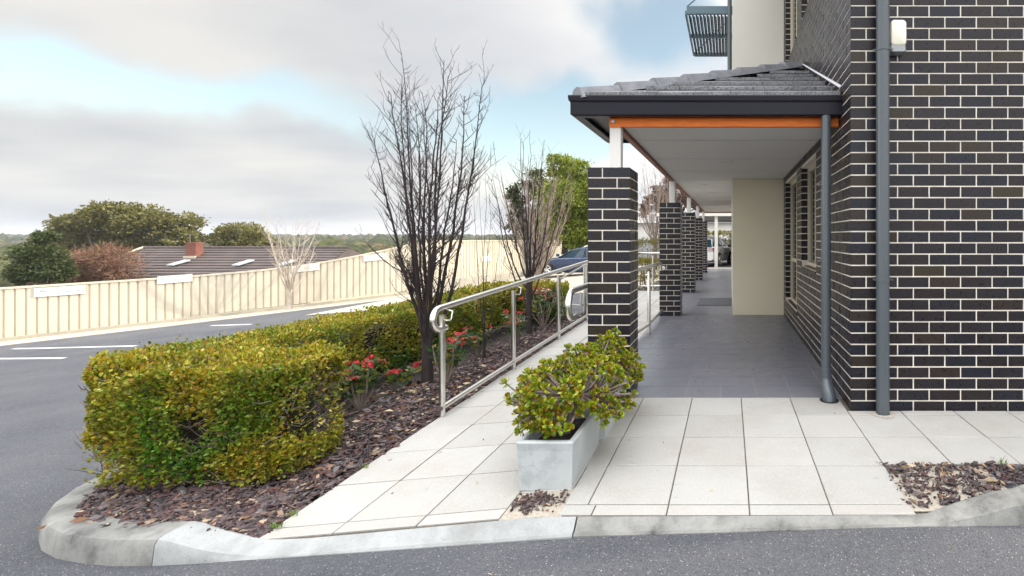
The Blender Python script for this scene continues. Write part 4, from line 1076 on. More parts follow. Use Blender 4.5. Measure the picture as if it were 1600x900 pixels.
# ------------------------------------------------------------------ bare trees
def bare_tree(name, label, loc, H, spread, trunk_h, nmain, r0, m, seed, group=None, twigs=10, fine=1.0, lean=(0, 0), squash=1.0, cat='tree'):
    rs = random.Random(seed); loc = Vector(loc); e = empty(name, loc, label, cat, group)
    tk = MB(); top = loc+Vector((lean[0]*trunk_h, lean[1]*trunk_h, trunk_h)); 
    tk.tube([loc-Vector((0, 0, .05)), loc+Vector((0, 0, .03)), loc+(top-loc)*.35+Vector((rs.uniform(-.01, .01), 0, 0)), loc+(top-loc)*.8, top], [r0*1.35, r0*1.12, r0, r0*.95, r0*.75], 12); tk.build('trunk', m, e, auto=True)
    cr = MB()
    def twig(q, d, l, r_, lev):
        n = 3 if lev else 4; pts_ = [q]; dd = d.copy(); c = q.copy()
        for i in range(n):
            dd = (dd+Vector((rs.uniform(-.22, .22), rs.uniform(-.22, .22), rs.uniform(.02, .26)))).normalized(); c = c+dd*l/n; pts_.append(c.copy())
        cr.tube(pts_, [r_*(1-.6*i/n) for i in range(n+1)], 4 if lev else 5, cap=False)
        if lev < 2:
            k = rs.randint(2, 4) if lev == 0 else rs.randint(1, 3)
            for _ in range(k):
                i = rs.randint(1, n); a = rs.uniform(0, 6.28); nd = (dd*.8+Vector((math.cos(a), math.sin(a), .25))*.75).normalized(); twig(pts_[i], nd, l*rs.uniform(.25, .5), r_*.6, lev+1)
        else:
            pass
    for k in range(nmain):
        a = 2*math.pi*k/nmain*1.0+rs.uniform(-.35, .35); rr = spread*(rs.uniform(.25, 1.0)); hh = H*(rs.uniform(.80, 1.0) if rr < spread*.6 else rs.uniform(.68, .93)) 
        st0 = loc+(top-loc)*rs.uniform(.55, 1.0); n = 12; pts_ = []; ph = rs.uniform(0, 6); kx = rs.uniform(.5, .85)
        for i in range(n+1):
            t = i/n; rad_ = rr*(t**kx); wv = .035*H*.3*math.sin(t*7+ph)*t
            pts_.append(Vector((st0.x+math.cos(a)*rad_+lean[0]*t*H*.5+math.cos(a+1.6)*wv+rs.uniform(-.008, .008)*H*.4, st0.y+(math.sin(a)*rad_+math.sin(a+1.6)*wv)*squash+lean[1]*t*H*.5, st0.z+(loc.z+hh-st0.z)*t)))
        rb = r0*rs.uniform(.24, .40); cr.tube(pts_, [rb*(1-t/n*.86) for t in range(n+1)], 7, cap=False)
        for j in range(int(twigs)):
            t = rs.uniform(.12, 1); i = min(n-1, int(t*n)); q = pts_[i]+(pts_[i+1]-pts_[i])*(t*n-i); b = a+rs.uniform(-1.7, 1.7); nd = Vector((math.cos(b), math.sin(b)*squash, rs.uniform(.5, 1.6))).normalized()
            twig(q, nd, H*rs.uniform(.06, .17)*(1.1-.45*t), rb*.34*(1.15-t*.7), 0)
        for j in range(int(twigs*1.6*fine)):      # short fruiting spurs
            t = rs.uniform(.1, 1); i = min(n-1, int(t*n)); q = pts_[i]+(pts_[i+1]-pts_[i])*(t*n-i); b = rs.uniform(0, 6.28); nd = Vector((math.cos(b), math.sin(b), rs.uniform(.1, .9))).normalized(); l = H*rs.uniform(.008, .028)
            cr.tube([q, q+nd*l*.6, q+nd*l+Vector((0, 0, l*.3))], [rb*.16, rb*.13, rb*.14], 3, cap=False)
    cr.build('branches', m, e)
    return e
GB = 'bare winter trees in the garden bed'
bare_tree('bare_tree', 'tall bare dark tree with upright branches, nearest the camera in the bed', (-3.0, 4.9, bed(-3, 4.9)-.02), 3.30, .51, .60, 15, .050, M['bark'], 9, GB, 19, 1.4)
bare_tree('bare_tree', 'bare dark tree behind the middle of the handrail', (-2.92, 7.2, bed(-2.9, 7.2)-.02), 3.05, .58, .85, 11, .042, M['bark'], 8, GB, 9, 1.0)
bare_tree('sapling', 'thin leafless sapling between the two larger bare trees', (-2.83, 5.7, bed(-2.8, 5.7)-.02), 2.5, .26, .35, 5, .016, M['bark'], 12, GB, 6, .8)
bare_tree('pale_bare_tree', 'pale leafless tree standing against the low part of the cream fence', (-15.65, 17.55, g(-15.65)), 3.4, 1.15, 1.05, 12, .075, M['bark_pale'], 31, None, 16, .2)
bare_tree('pale_bare_tree', 'leafless tree at the left casting branch shadows on the fence', (-19.6, 15.0, g(-19.6)), .5, .5, .2, 3, .02, M['bark_pale'], 32, None, 3, .1) if False else None
bare_tree('bare_bush', 'dense sunlit grey bare tree left of the navy car', (-7.55, 19.5, g(-7.5)), 5.1, 1.75, .6, 26, .10, M['bark_grey'], 41, None, 10, .3)
bare_tree('bare_tree', 'leaning bare tree seen between the first and second pillars', (-1.75, 15.2, g(-1.75)), 3.6, .9, 1.1, 11, .06, M['bark_grey'], 43, None, 9, .6, lean=(-.16, 0))
bare_tree('bare_tree', 'bare reddish tree beyond the veranda posts', (-3.6, 24, g(-3.6)), 5.2, 1.5, 1.4, 14, .09, M['bark_grey'], 44, None, 9, .4)

# ------------------------------------------------------------------ leafy trees
def crown_tree(name, label, loc, H, clumps, nleaf, lsize, leafm, barkm, seed, trunk_r=.25, group=None, cat='tree', asp=.5, spread=.9, shell=.5, limbs=True, droop=0.):
    """clumps: (x,y,z,rx,ry,rz) relative to loc"""
    rs = random.Random(seed); loc = Vector(loc); e = empty(name, loc, label, cat, group)
    tk = MB(); c0 = Vector((0, 0, 0))
    top = loc+Vector((clumps[0][0]*.3, 0, H*.45)); tk.tube([loc-Vector((0, 0, .1)), loc+(top-loc)*.5+Vector((rs.uniform(-.1, .1), 0, 0)), top], [trunk_r*1.2, trunk_r*.9, trunk_r*.6], 9)
    if limbs:
        for c in clumps:
            q = loc+Vector(c[:3]); s = loc+(top-loc)*rs.uniform(.5, 1); m_ = (s+q)/2+Vector((0, 0, -.06*H)); tk.tube([s, m_, q], [trunk_r*.4, trunk_r*.26, trunk_r*.1], 6)
    tk.build('trunk', barkm, e, auto=True)
    vol = np.array([c[3]*c[4]+c[3]*c[5] for c in clumps]); cnt = (vol/vol.sum()*nleaf).astype(int); Ps, Ds = [], []
    for c, n in zip(clumps, cnt):
        # leaf tufts inside each clump give an uneven outline
        nt_ = max(6, n//60); th = RNG.normal(0, 1, (nt_, 3)); th /= np.linalg.norm(th, axis=1)[:, None]; rad = RNG.uniform(shell, 1.05, (nt_, 1))
        tc_ = th*rad*np.array(c[3:6]); k = RNG.randint(0, nt_, n); s_ = min(c[3:6])*.20
        off = RNG.normal(0, 1, (n, 3))*s_*np.array([1.1, 1.1, .65]); P = tc_[k]+off+np.array(c[:3])+np.array(loc)
        Ps.append(P); Ds.append(th[k]*.6+off/(s_+1e-6)*.3+np.array([0, 0, .15]))
    P = np.concatenate(Ps); D = np.concatenate(Ds); 
    leaf_mesh('crown', P, D, RNG.uniform(lsize*.7, lsize*1.3, len(P)), asp, leafm, e, spread, droop); return e
def px3(x, y, Z): return ((x-CX)/F*Z, Z, EYE-(y-CY)/F*Z)      # measured place of something at distance Z
def clumps_at(loc, lst, Z):
    out = []
    for (x, y, rx, rz) in lst:
        q = px3(x, y, Z); s = Z/F; out.append((q[0]-loc[0], q[1]-loc[1]+random.uniform(-.25, .25)*rx*s*2, q[2]-loc[2], rx*s, rx*s*.9, rz*s))
    return out
Z = 52; q = px3(190, 440, Z); loc = (q[0], Z, land(q[0], Z))
crown_tree('spreading_tree', 'large spreading olive green tree behind the brown tiled roof', loc, 9, clumps_at(loc, [(150, 350, 34, 18), (190, 340, 34, 20), (225, 345, 34, 22), (262, 352, 32, 20), (290, 372, 18, 14), (105, 355, 24, 20), (90, 375, 20, 18), (200, 375, 60, 20), (120, 385, 30, 20), (75, 395, 20, 15)], Z), 26000, .34, M['gum_leaf'], M['bark_grey'], 1, .5)
Z = 27.5; q = px3(50, 425, Z); loc = (q[0], Z, land(q[0], Z))
crown_tree('leafy_tree', 'dark green tree at the left edge above the fence', loc, 5, clumps_at(loc, [(75, 400, 26, 20), (45, 425, 22, 16), (90, 425, 24, 16), (30, 432, 12, 10), (75, 372, 14, 12)], Z), 12000, .15, M['gum_leaf2'], M['bark_grey'], 2, .2)
Z = 31; q = px3(150, 440, Z); loc = (q[0], Z, land(q[0], Z))
crown_tree('reddish_bush', 'wide reddish brown twiggy bush just behind the fence', loc, 3, clumps_at(loc, [(150, 415, 44, 26), (110, 425, 26, 18), (195, 418, 34, 24), (165, 400, 30, 16), (140, 437, 60, 14)], Z), 14000, .30, M['red_twig'], M['bark_grey'], 3, .12, asp=.12, spread=.5, shell=.3)
Z = 56; q = px3(372, 380, Z); loc = (q[0], Z, land(q[0], Z))
crown_tree('rounded_tree', 'olive tree behind the right part of the tiled roof', loc, 6, clumps_at(loc, [(372, 368, 30, 18), (345, 372, 22, 16), (400, 376, 22, 14), (425, 383, 22, 10)], Z), 8000, .30, M['gum_leaf'], M['bark_grey'], 4, .3)
bare_tree('pale_bare_tree', 'pale bare spreading tree behind the roof ridge', (px3(352, 400, 50)[0], 50, land(px3(352, 400, 50)[0], 50)), 8.3, 2.6, 3.5, 22, .14, M['bark_pale'], 77, None, 9, .1)
# bright evergreen and dark trees right of the fence end
Z = 30; loc = (px3(880, 400, Z)[0], Z, g(-10))
crown_tree('evergreen_tree', 'bright green dense evergreen tree behind the navy car', loc, 7, clumps_at(loc, [(890, 268, 20, 22), (868, 262, 14, 22), (908, 272, 16, 24), (885, 310, 34, 30), (915, 320, 26, 34), (872, 350, 28, 28), (905, 365, 34, 26), (930, 300, 22, 34), (935, 350, 22, 34)], Z), 45000, .14, M['ever_leaf'], M['bark'], 6, .2, asp=.55)
Z = 33; loc = (px3(830, 400, Z)[0], Z, g(-12)-.4)
crown_tree('dusky_tree', 'dark dusky leaved tree at the end of the cream fence', loc, 7, clumps_at(loc, [(815, 300, 16, 22), (835, 280, 18, 20), (850, 300, 18, 26), (810, 340, 18, 24), (840, 345, 24, 32), (830, 385, 30, 26), (800, 305, 10, 12)], Z), 10000, .2, M['gum_leaf2'], M['bark'], 7, .2)
Z = 44; loc = (px3(1040, 400, Z)[0], Z, -.8)
crown_tree('gum_tree', 'brown tinged tree behind the carport seen between the pillars', loc, 8, clumps_at(loc, [(1040, 295, 16, 14), (1022, 318, 16, 12), (1060, 315, 16, 18), (1080, 305, 14, 16), (1005, 332, 8, 8), (1095, 318, 14, 12)], Z), 7000, .26, M['pink_twig'], M['bark'], 8, .25)
Z = 50; loc = (px3(1120, 400, Z)[0], Z, -.9)
crown_tree('leafy_tree', 'pale green trees behind the white carport roof', loc, 7, clumps_at(loc, [(1120, 330, 26, 9), (1085, 325, 18, 14), (1150, 330, 22, 10), (1180, 328, 22, 10)], Z), 6000, .26, M['ever_leaf'], M['bark'], 9, .25)

# clipped and loose planting beyond the pillars
def loose_shrub(name, label, x0, x1, y0, y1, z0, z1, n, ls, m, cat='shrub'):
    e = empty(name, ((x0+x1)/2, (y0+y1)/2, z0), label, cat); P = RNG.uniform(0, 1, (n, 3)); 
    c = np.array([(x0+x1)/2, (y0+y1)/2, (z0+z1)/2]); h = np.array([(x1-x0)/2, (y1-y0)/2, (z1-z0)/2]); d = P*2-1; mx_ = np.max(np.abs(d), axis=1)[:, None]; d = d/mx_*RNG.uniform(.75, 1.03, (n, 1)); d = d/np.maximum(1, (np.sum(np.abs(d)**4, axis=1)**.25))[:, None]
    nz = np.array([noise.noise(Vector(tuple(q*2.0))) for q in (d*h)])*.2
    P = c+d*h*(1+nz[:, None]); leaf_mesh('foliage', P, d+np.array([0, 0, .4]), RNG.uniform(ls*.7, ls*1.3, n), .6, m, e, .7)
    mb = MB(); 
    for _ in range(14): a = Vector((random.uniform(x0, x1)*.5+c[0]*.5, random.uniform(y0, y1)*.5+c[1]*.5, z0-.05)); mb.tube([a, a+Vector((random.uniform(-.1, .1), random.uniform(-.1, .1), (z1-z0)*.8))], .012, 5)
    mb.build('stems', M['twig'], e); return e
M['yel_leaf'] = m_leaf('yellow_hedge_leaf', [(.18,.16,.012), (.30,.24,.02), (.14,.14,.012), (.24,.17,.015)], .3)
loose_shrub('golden_hedge', 'golden yellow hedge behind the far handrail between the pillars', -2.9, -1.3, 12.6, 13.3, -.2, .75, 9000, .04, M['yel_leaf'], 'hedge')
loose_shrub('golden_hedge', 'small golden hedge beside the last brick pillar', -1.5, -1.05, 19.4, 20.4, -.1, .75, 3000, .05, M['yel_leaf'], 'hedge')
loose_shrub('round_shrub', 'round grey green clipped shrub beyond the far handrail', -3.6, -2.4, 18, 19, -.3, 1.25, 4000, .05, M['gum_leaf'])
loose_shrub('garden_shrub', 'dark green shrubs behind the parked white car', -2.2, 3.5, 34.5, 36.5, -.2, 1.7, 9000, .12, M['gum_leaf'])
loose_shrub('garden_shrub', 'dark shrub low beside the white car', .1, 2.4, 33.0, 34.0, -.2, 1.6, 5000, .10, M['gum_leaf2'])

# ------------------------------------------------------------------ cream fence
fc = empty('metal_fence', (B_.x, B_.y, g(B_.x)), 'long cream ribbed steel fence stepping up the slope and turning back', 'fence')
ts = [-.35, 0, .2264, .36, .508, .60, .674, .77, .862, .94, 1.0]
zt = [-.30, -.18, -.08, -.01, .107, .22, .337, .55, .785, .99, 1.16]
zb = [-2.1, -1.72, -1.56, -1.46, -1.33, -1.27, -1.20, -1.13, -1.05, -.98, -.90]
LAB = (B_-A_).length
def fence_run(P0, P1, t0, t1, ztf, zbf, mb, rib, cap, period=.2):
    d = (P1-P0).normalized(); L_ = (P1-P0).length; nrm = Vector((d.y, -d.x)); s = t0*L_; Pv = []
    e = t1*L_
    while s < e:
        for (ds, dep) in ((0, 0), (period-.050, 0), (period-.044, -.036), (period-.006, -.036)):
            Pv.append((s+ds, dep))
        s += period
    vs = []; 
    for (s_, dep) in Pv:
        q = P0+d*s_+nrm*dep; t = s_/L_; vs.append((q.x, q.y, zbf(t))); vs.append((q.x, q.y, ztf(t)))
    fs = [(2*i, 2*i+2, 2*i+3, 2*i+1) for i in range(len(Pv)-1)]; mb.add(vs, fs)
    # thickness behind and cap rail
    n = 24
    for i in range(n):
        ta = t0+(t1-t0)*i/n; tb = t0+(t1-t0)*(i+1)/n; a = P0+d*L_*ta; b = P0+d*L_*tb
        for (w0, w1, za_, zb_) in ((-.045, .028, -.05, .012),):
            q = [a+nrm*w1, b+nrm*w1, b+nrm*w0, a+nrm*w0]; zz = [ztf(ta), ztf(tb), ztf(tb), ztf(ta)]
            cap.add([(c.x, c.y, z_+za_) for c, z_ in zip(q, zz)]+[(c.x, c.y, z_+zb_) for c, z_ in zip(q, zz)], [(0,3,2,1),(4,5,6,7),(0,1,5,4),(1,2,6,5),(2,3,7,6),(3,0,4,7)])
f1 = lambda t: float(np.interp(t, ts, zt)); f2 = lambda t: float(np.interp(t, ts, zb))+.06
mb = MB(); cap = MB(); fence_run(A_, B_, -.35, 1.0, f1, f2, mb, None, cap)
LBE = (E_-B_).length
f3 = lambda t: 1.16-.06*t; f4 = lambda t: -.62-.06*t
fence_run(B_, E_, 0, 1.0, f3, f4, mb, None, cap)
mb.build('fence_sheeting', M['fence'], fc); cap.build('cap_rail', M['fence'], fc)
mb = MB(); d = (E_-B_).normalized(); nn = Vector((d.y, -d.x))
for k in range(6):
    a = B_+d*(LBE*k/6+.02); b = B_+d*(LBE*(k+1)/6-.02); q = [a+nn*.03, b+nn*.03, b-nn*.04, a-nn*.04]
    mb.add([(c.x, c.y, -1.35) for c in q]+[(c.x, c.y, -.63-.06*k/6) for c in q], [(0,3,2,1),(4,5,6,7),(0,1,5,4),(1,2,6,5),(2,3,7,6),(3,0,4,7)])
mb.build('plinth', M['plinth'], fc)
# boards on the fence
def fence_sign(P0, P1, s0, z0, wd, ht, slope, label):
    d = (P1-P0).normalized(); nrm = Vector((d.y, -d.x)); a = P0+d*s0+nrm*.03; c = Vector((a.x, a.y, z0)); u = Vector((d.x, d.y, slope)); up = Vector((0, 0, 1)); n3 = Vector((nrm.x, nrm.y, 0))
    e = empty('parking_sign', c, label, 'sign', 'white parking signs on the cream fence'); mb = MB()
    def quad(mb, u0, u1, v0, v1, t0, t1):
        vs = [c+u*uu+up*vv+n3*tt for tt in (t0, t1) for (uu, vv) in ((u0, v0), (u1, v0), (u1, v1), (u0, v1))]
        mb.add(vs, [(3,2,1,0),(4,5,6,7),(0,1,5,4),(1,2,6,5),(2,3,7,6),(3,0,4,7)])
    quad(mb, 0, wd, 0, ht, 0, .012); mb.build('board', M['sign'], e)
    ink = MB()
    # small swoosh emblem over a word line, then two lines of small lettering
    for k in range(5): quad(ink, wd*(.09+.028*k), wd*(.114+.028*k), ht*(.50+.05*[0,1.2,2,1.4,.6][k]), ht*(.56+.05*[0.4,2.0,2.9,2.2,1][k]), .0125, .015)
    for k in range(9): quad(ink, wd*(.10+.016*k), wd*(.110+.016*k), ht*.30, ht*.335, .0125, .015)
    for k in range(11): quad(ink, wd*(.44+.018*k), wd*(.452+.018*k), ht*.66, ht*.71, .0125, .015)
    for k in range(22):
        if k in (7, 13): continue
        quad(ink, wd*(.42+.022*k), wd*(.436+.022*k), ht*.36, ht*.43, .0125, .015)
    ink.build('lettering', M['sign_ink'], e); return e
for s0, z0, wd, ht, sl, lab in [(.055*LAB, -.50, .98, .27, .045, 'white parking sign at the far left end of the cream fence'), (.286*LAB, -.25, .80, .25, .07, 'white parking sign left of the branch shadow on the cream fence'),
                                (.600*LAB, -.02, .78, .25, .10, 'white parking sign just right of the pale bare tree'), (.800*LAB, .33, .72, .25, .09, 'white parking sign between the pale tree and the tall dark tree')]:
    fence_sign(A_, B_, s0, z0, wd, ht, sl, lab)
fence_sign(B_, E_, .02*LBE, .2, .7, .25, 0, 'white parking sign at the fence corner behind the dark branches')
fence_sign(B_, E_, .30*LBE, .08, .78, .25, 0, 'white parking sign on the far return of the fence')

# ------------------------------------------------------------------ houses behind
def box_e(name, par, a, b, m): mb = MB(); mb.box(a, b); return mb.build(name, m, par)
Zr = 36; xl = px3(225, 388, Zr)[0]; xr = px3(545, 388, Zr)[0]; zr = px3(0, 388, Zr)[2]
hs = empty('tiled_house', ((xl+xr)/2, Zr, land(-32, 34)), 'single storey house with a long brown tiled roof behind the fence', 'house')
mb = MB(); nr_ = 16; fall = 2.6; run_ = 6.2
for k in range(nr_):
    t0 = k/nr_; t1 = (k+1)/nr_; ya, yb = Zr-run_*t0, Zr-run_*t1; za, zb_ = zr-fall*t0, zr-fall*t1
    ex0 = .2*t0; ex1 = .2*t1
    x0a, x0b = xl-ex0, xl-ex1; x1a, x1b = xr+1.3*t0, xr+1.3*t1
    mb.add([(x0a, ya, za+.01), (x1a, ya, za+.01), (x1b, yb, zb_+.075), (x0b, yb, zb_+.075), (x1b, yb, zb_-.01), (x0b, yb, zb_-.01)], [(3, 2, 1, 0), (5, 4, 2, 3)])
    mb.add([(x0a, 2*Zr-ya, za+.01), (x1a, 2*Zr-ya, za+.01), (x1b, 2*Zr-yb, zb_+.075), (x0b, 2*Zr-yb, zb_+.075)], [(0, 1, 2, 3)])
mb.add([(xl, Zr, zr), (xl-.2, Zr-run_, zr-fall), (xl-.2, Zr+run_, zr-fall)], [(0, 1, 2)]); mb.add([(xr, Zr, zr), (xr+1.3, Zr-run_, zr-fall), (xr+1.3, Zr+run_, zr-fall)], [(0, 2, 1)])
rf = mb.build('roof', M['hroof'], hs)
mb = MB(); n = 40
for k in range(n): mb.tube([(xl+(xr-xl)*k/n, Zr, zr+.06), (xl+(xr-xl)*(k+.97)/n, Zr, zr+.03)], [.12, .10], 8)
mb.build('ridge_tiles', M['hroof'], rf)
mb = MB(); mb.tube([(xl, Zr-.05, zr+.08), (xl-.2, Zr-run_-.05, zr-fall+.1)], .07, 6); mb.build('hip_edge', M['cream_wall'], rf)
mb = MB(); mb.box((xl+.3, Zr-run_+.5, zr-fall-3.0), (xr+.8, Zr+run_-.5, zr-fall)); mb.build('wall', M['cream_wall'], hs)
cx = px3(305, 385, Zr-1.2)[0]
mb = MB(); mb.box((cx-.36, Zr-1.5, zr-.9), (cx+.36, Zr-1.0, zr+.36)); mb.box((cx-.40, Zr-1.54, zr+.36), (cx+.40, Zr-.96, zr+.45)); ch = mb.build('chimney', M['chimney'], hs)
mb = MB(); mb.box((cx-.42, Zr-1.6, zr-1.0), (cx+.42, Zr-1.51, zr-.5)); mb.build('chimney_flashing', M['cream_wall'], ch)
mb = MB(); mb.tube([(px3(297, 370, Zr)[0], Zr, zr-.2), (px3(297, 370, Zr)[0], Zr, zr+1.05)], .02, 6); mb.tube([(px3(285, 365, Zr)[0], Zr, zr+1.05), (px3(304, 365, Zr)[0], Zr, zr+1.0)], .012, 5); mb.build('antenna', M['steel_dark'], hs)
for (sx, sy) in ((279, 411), (380, 409), (448, 408)):
    t = .42; yy_ = Zr-run_*t; xx = (sx-CX)/F*yy_; zz = zr-fall*t+.09
    mb = MB(); dx, dy = .22, .36
    k_ = fall/run_
    vs = [(xx-dx-.2, yy_-dy, zz-dy*k_+.05), (xx+dx-.2, yy_-dy, zz-dy*k_+.05), (xx+dx+.2, yy_+dy, zz+dy*k_+.05), (xx-dx+.2, yy_+dy, zz+dy*k_+.05)]
    mb.add(vs+[(a, b, c+.08) for a, b, c in vs], [(0,3,2,1),(4,5,6,7),(0,1,5,4),(1,2,6,5),(2,3,7,6),(3,0,4,7)]); mb.build('skylight', M['skylight'], hs)
# small gable and pale wall further off
Z = 44; gq = px3(603, 390, Z); gb = empty('gabled_house', (gq[0], Z, land(gq[0], Z)), 'small pale gable roof peeping over the fence right of the tiled roof', 'house')
zt_ = px3(0, 389, Z)[2]; mb = MB(); w2 = 2.6
mb.add([(gq[0]-w2, Z, zt_-1.0), (gq[0]+w2, Z, zt_-1.0), (gq[0], Z, zt_), (gq[0]-w2, Z+8, zt_-1.0), (gq[0]+w2, Z+8, zt_-1.0), (gq[0], Z+8, zt_)], [(0, 2, 5, 3), (2, 1, 4, 5)])
o = mb.build('roof', M['cream_wall'], gb); o.modifiers.new('thick', 'SOLIDIFY').thickness = .12
mb = MB(); mb.add([(gq[0]-w2+.3, Z+.4, zt_-4), (gq[0]+w2-.3, Z+.4, zt_-4), (gq[0]+w2-.3, Z+.4, zt_-1.05), (gq[0], Z+.4, zt_-.1), (gq[0]-w2+.3, Z+.4, zt_-1.05)], [(0, 1, 2, 3, 4)]); mb.box((gq[0]-w2+.3, Z+.41, zt_-4), (gq[0]+w2-.3, Z+7.6, zt_-1.06)); mb.build('wall', M['cream_wall'], gb)
Z = 24; q = px3(-30, 420, Z); sh = empty('garden_shed', (q[0], Z, -3), 'pale flat shed wall at the far left edge above the fence', 'shed')
mb = MB(); mb.box((q[0]-2, Z, -3.2), (px3(19, 420, Z+1)[0]-1.4, Z+1, px3(0, 421, Z)[2])); mb.build('wall', M['white_wall'], sh); mb = MB(); mb.box((q[0]-2.1, Z-.1, px3(0, 421, Z)[2]), (px3(19, 420, Z+1)[0]-1.3, Z+1.1, px3(0, 421, Z)[2]+.06)); mb.build('roof', M['fence_grey'], sh)

# ------------------------------------------------------------------ carport, far walls
cpt = empty('carport', (0, 28, 0), 'white carport with slim poles beyond the end of the veranda', 'carport')
Zc = 21.8; ztc = px3(0, 334, Zc)[2]
mb = MB(); mb.box((-3.2, Zc, ztc-.10), (9, Zc+.08, ztc+.03)); mb.build('fascia', M['white_wall'], cpt)
mb = MB(); mb.box((-3.2, Zc+.08, ztc-.08), (9, Zc+6, ztc+.0)); mb.build('roof', M['fence_grey'], cpt)
mb = MB(); mb.box((-3.2, Zc+5.8, ztc-.22), (9, Zc+5.9, ztc-.085)); mb.build('rafter_beam', M['fence_grey'], cpt)
for xx in (px3(1119, 0, Zc)[0], -3.0, 3.6):
    mb = MB(); mb.box((xx-.07, Zc+.1, -.15), (xx+.07, Zc+.22, ztc-.1)); mb.build('carport_post', M['white_post'], cpt)
nb = empty('neighbour_house', (-3, 46, -1), 'white rendered house wall with grey gable behind the carport', 'house')
mb = MB(); mb.box((-8.0, 42, -1.5), (6, 50, 2.5)); mb.build('wall', M['white_wall'], nb)
mb = MB(); mb.add([(-8.4, 41.6, 2.5), (6.4, 41.6, 2.5), (6.4, 50.4, 2.5), (-8.4, 50.4, 2.5), (-5, 46, 4.0), (3, 46, 4.0)], [(0, 1, 5, 4), (1, 2, 5), (2, 3, 4, 5), (3, 0, 4), (0, 3, 2, 1)]); mb.build('roof', M['fence_grey'], nb)
gf = empty('grey_fence', (-4, 37, -.7), 'grey steel fence behind the bare tree between the pillars', 'fence')
mb = MB()
for k in range(34): mb.box((-9.5+k*.3, 37, -1.0), (-9.5+k*.3+.27, 37.03, 1.05)); mb.box((-9.5+k*.3+.27, 37.01, -1.0), (-9.5+k*.3+.3, 37.025, 1.05))
mb.build('fence_sheeting', M['fence_grey'], gf); mb = MB(); mb.box((-9.5, 36.98, 1.05), (.7, 37.05, 1.10)); mb.build('cap_rail', M['fence_grey'], gf)

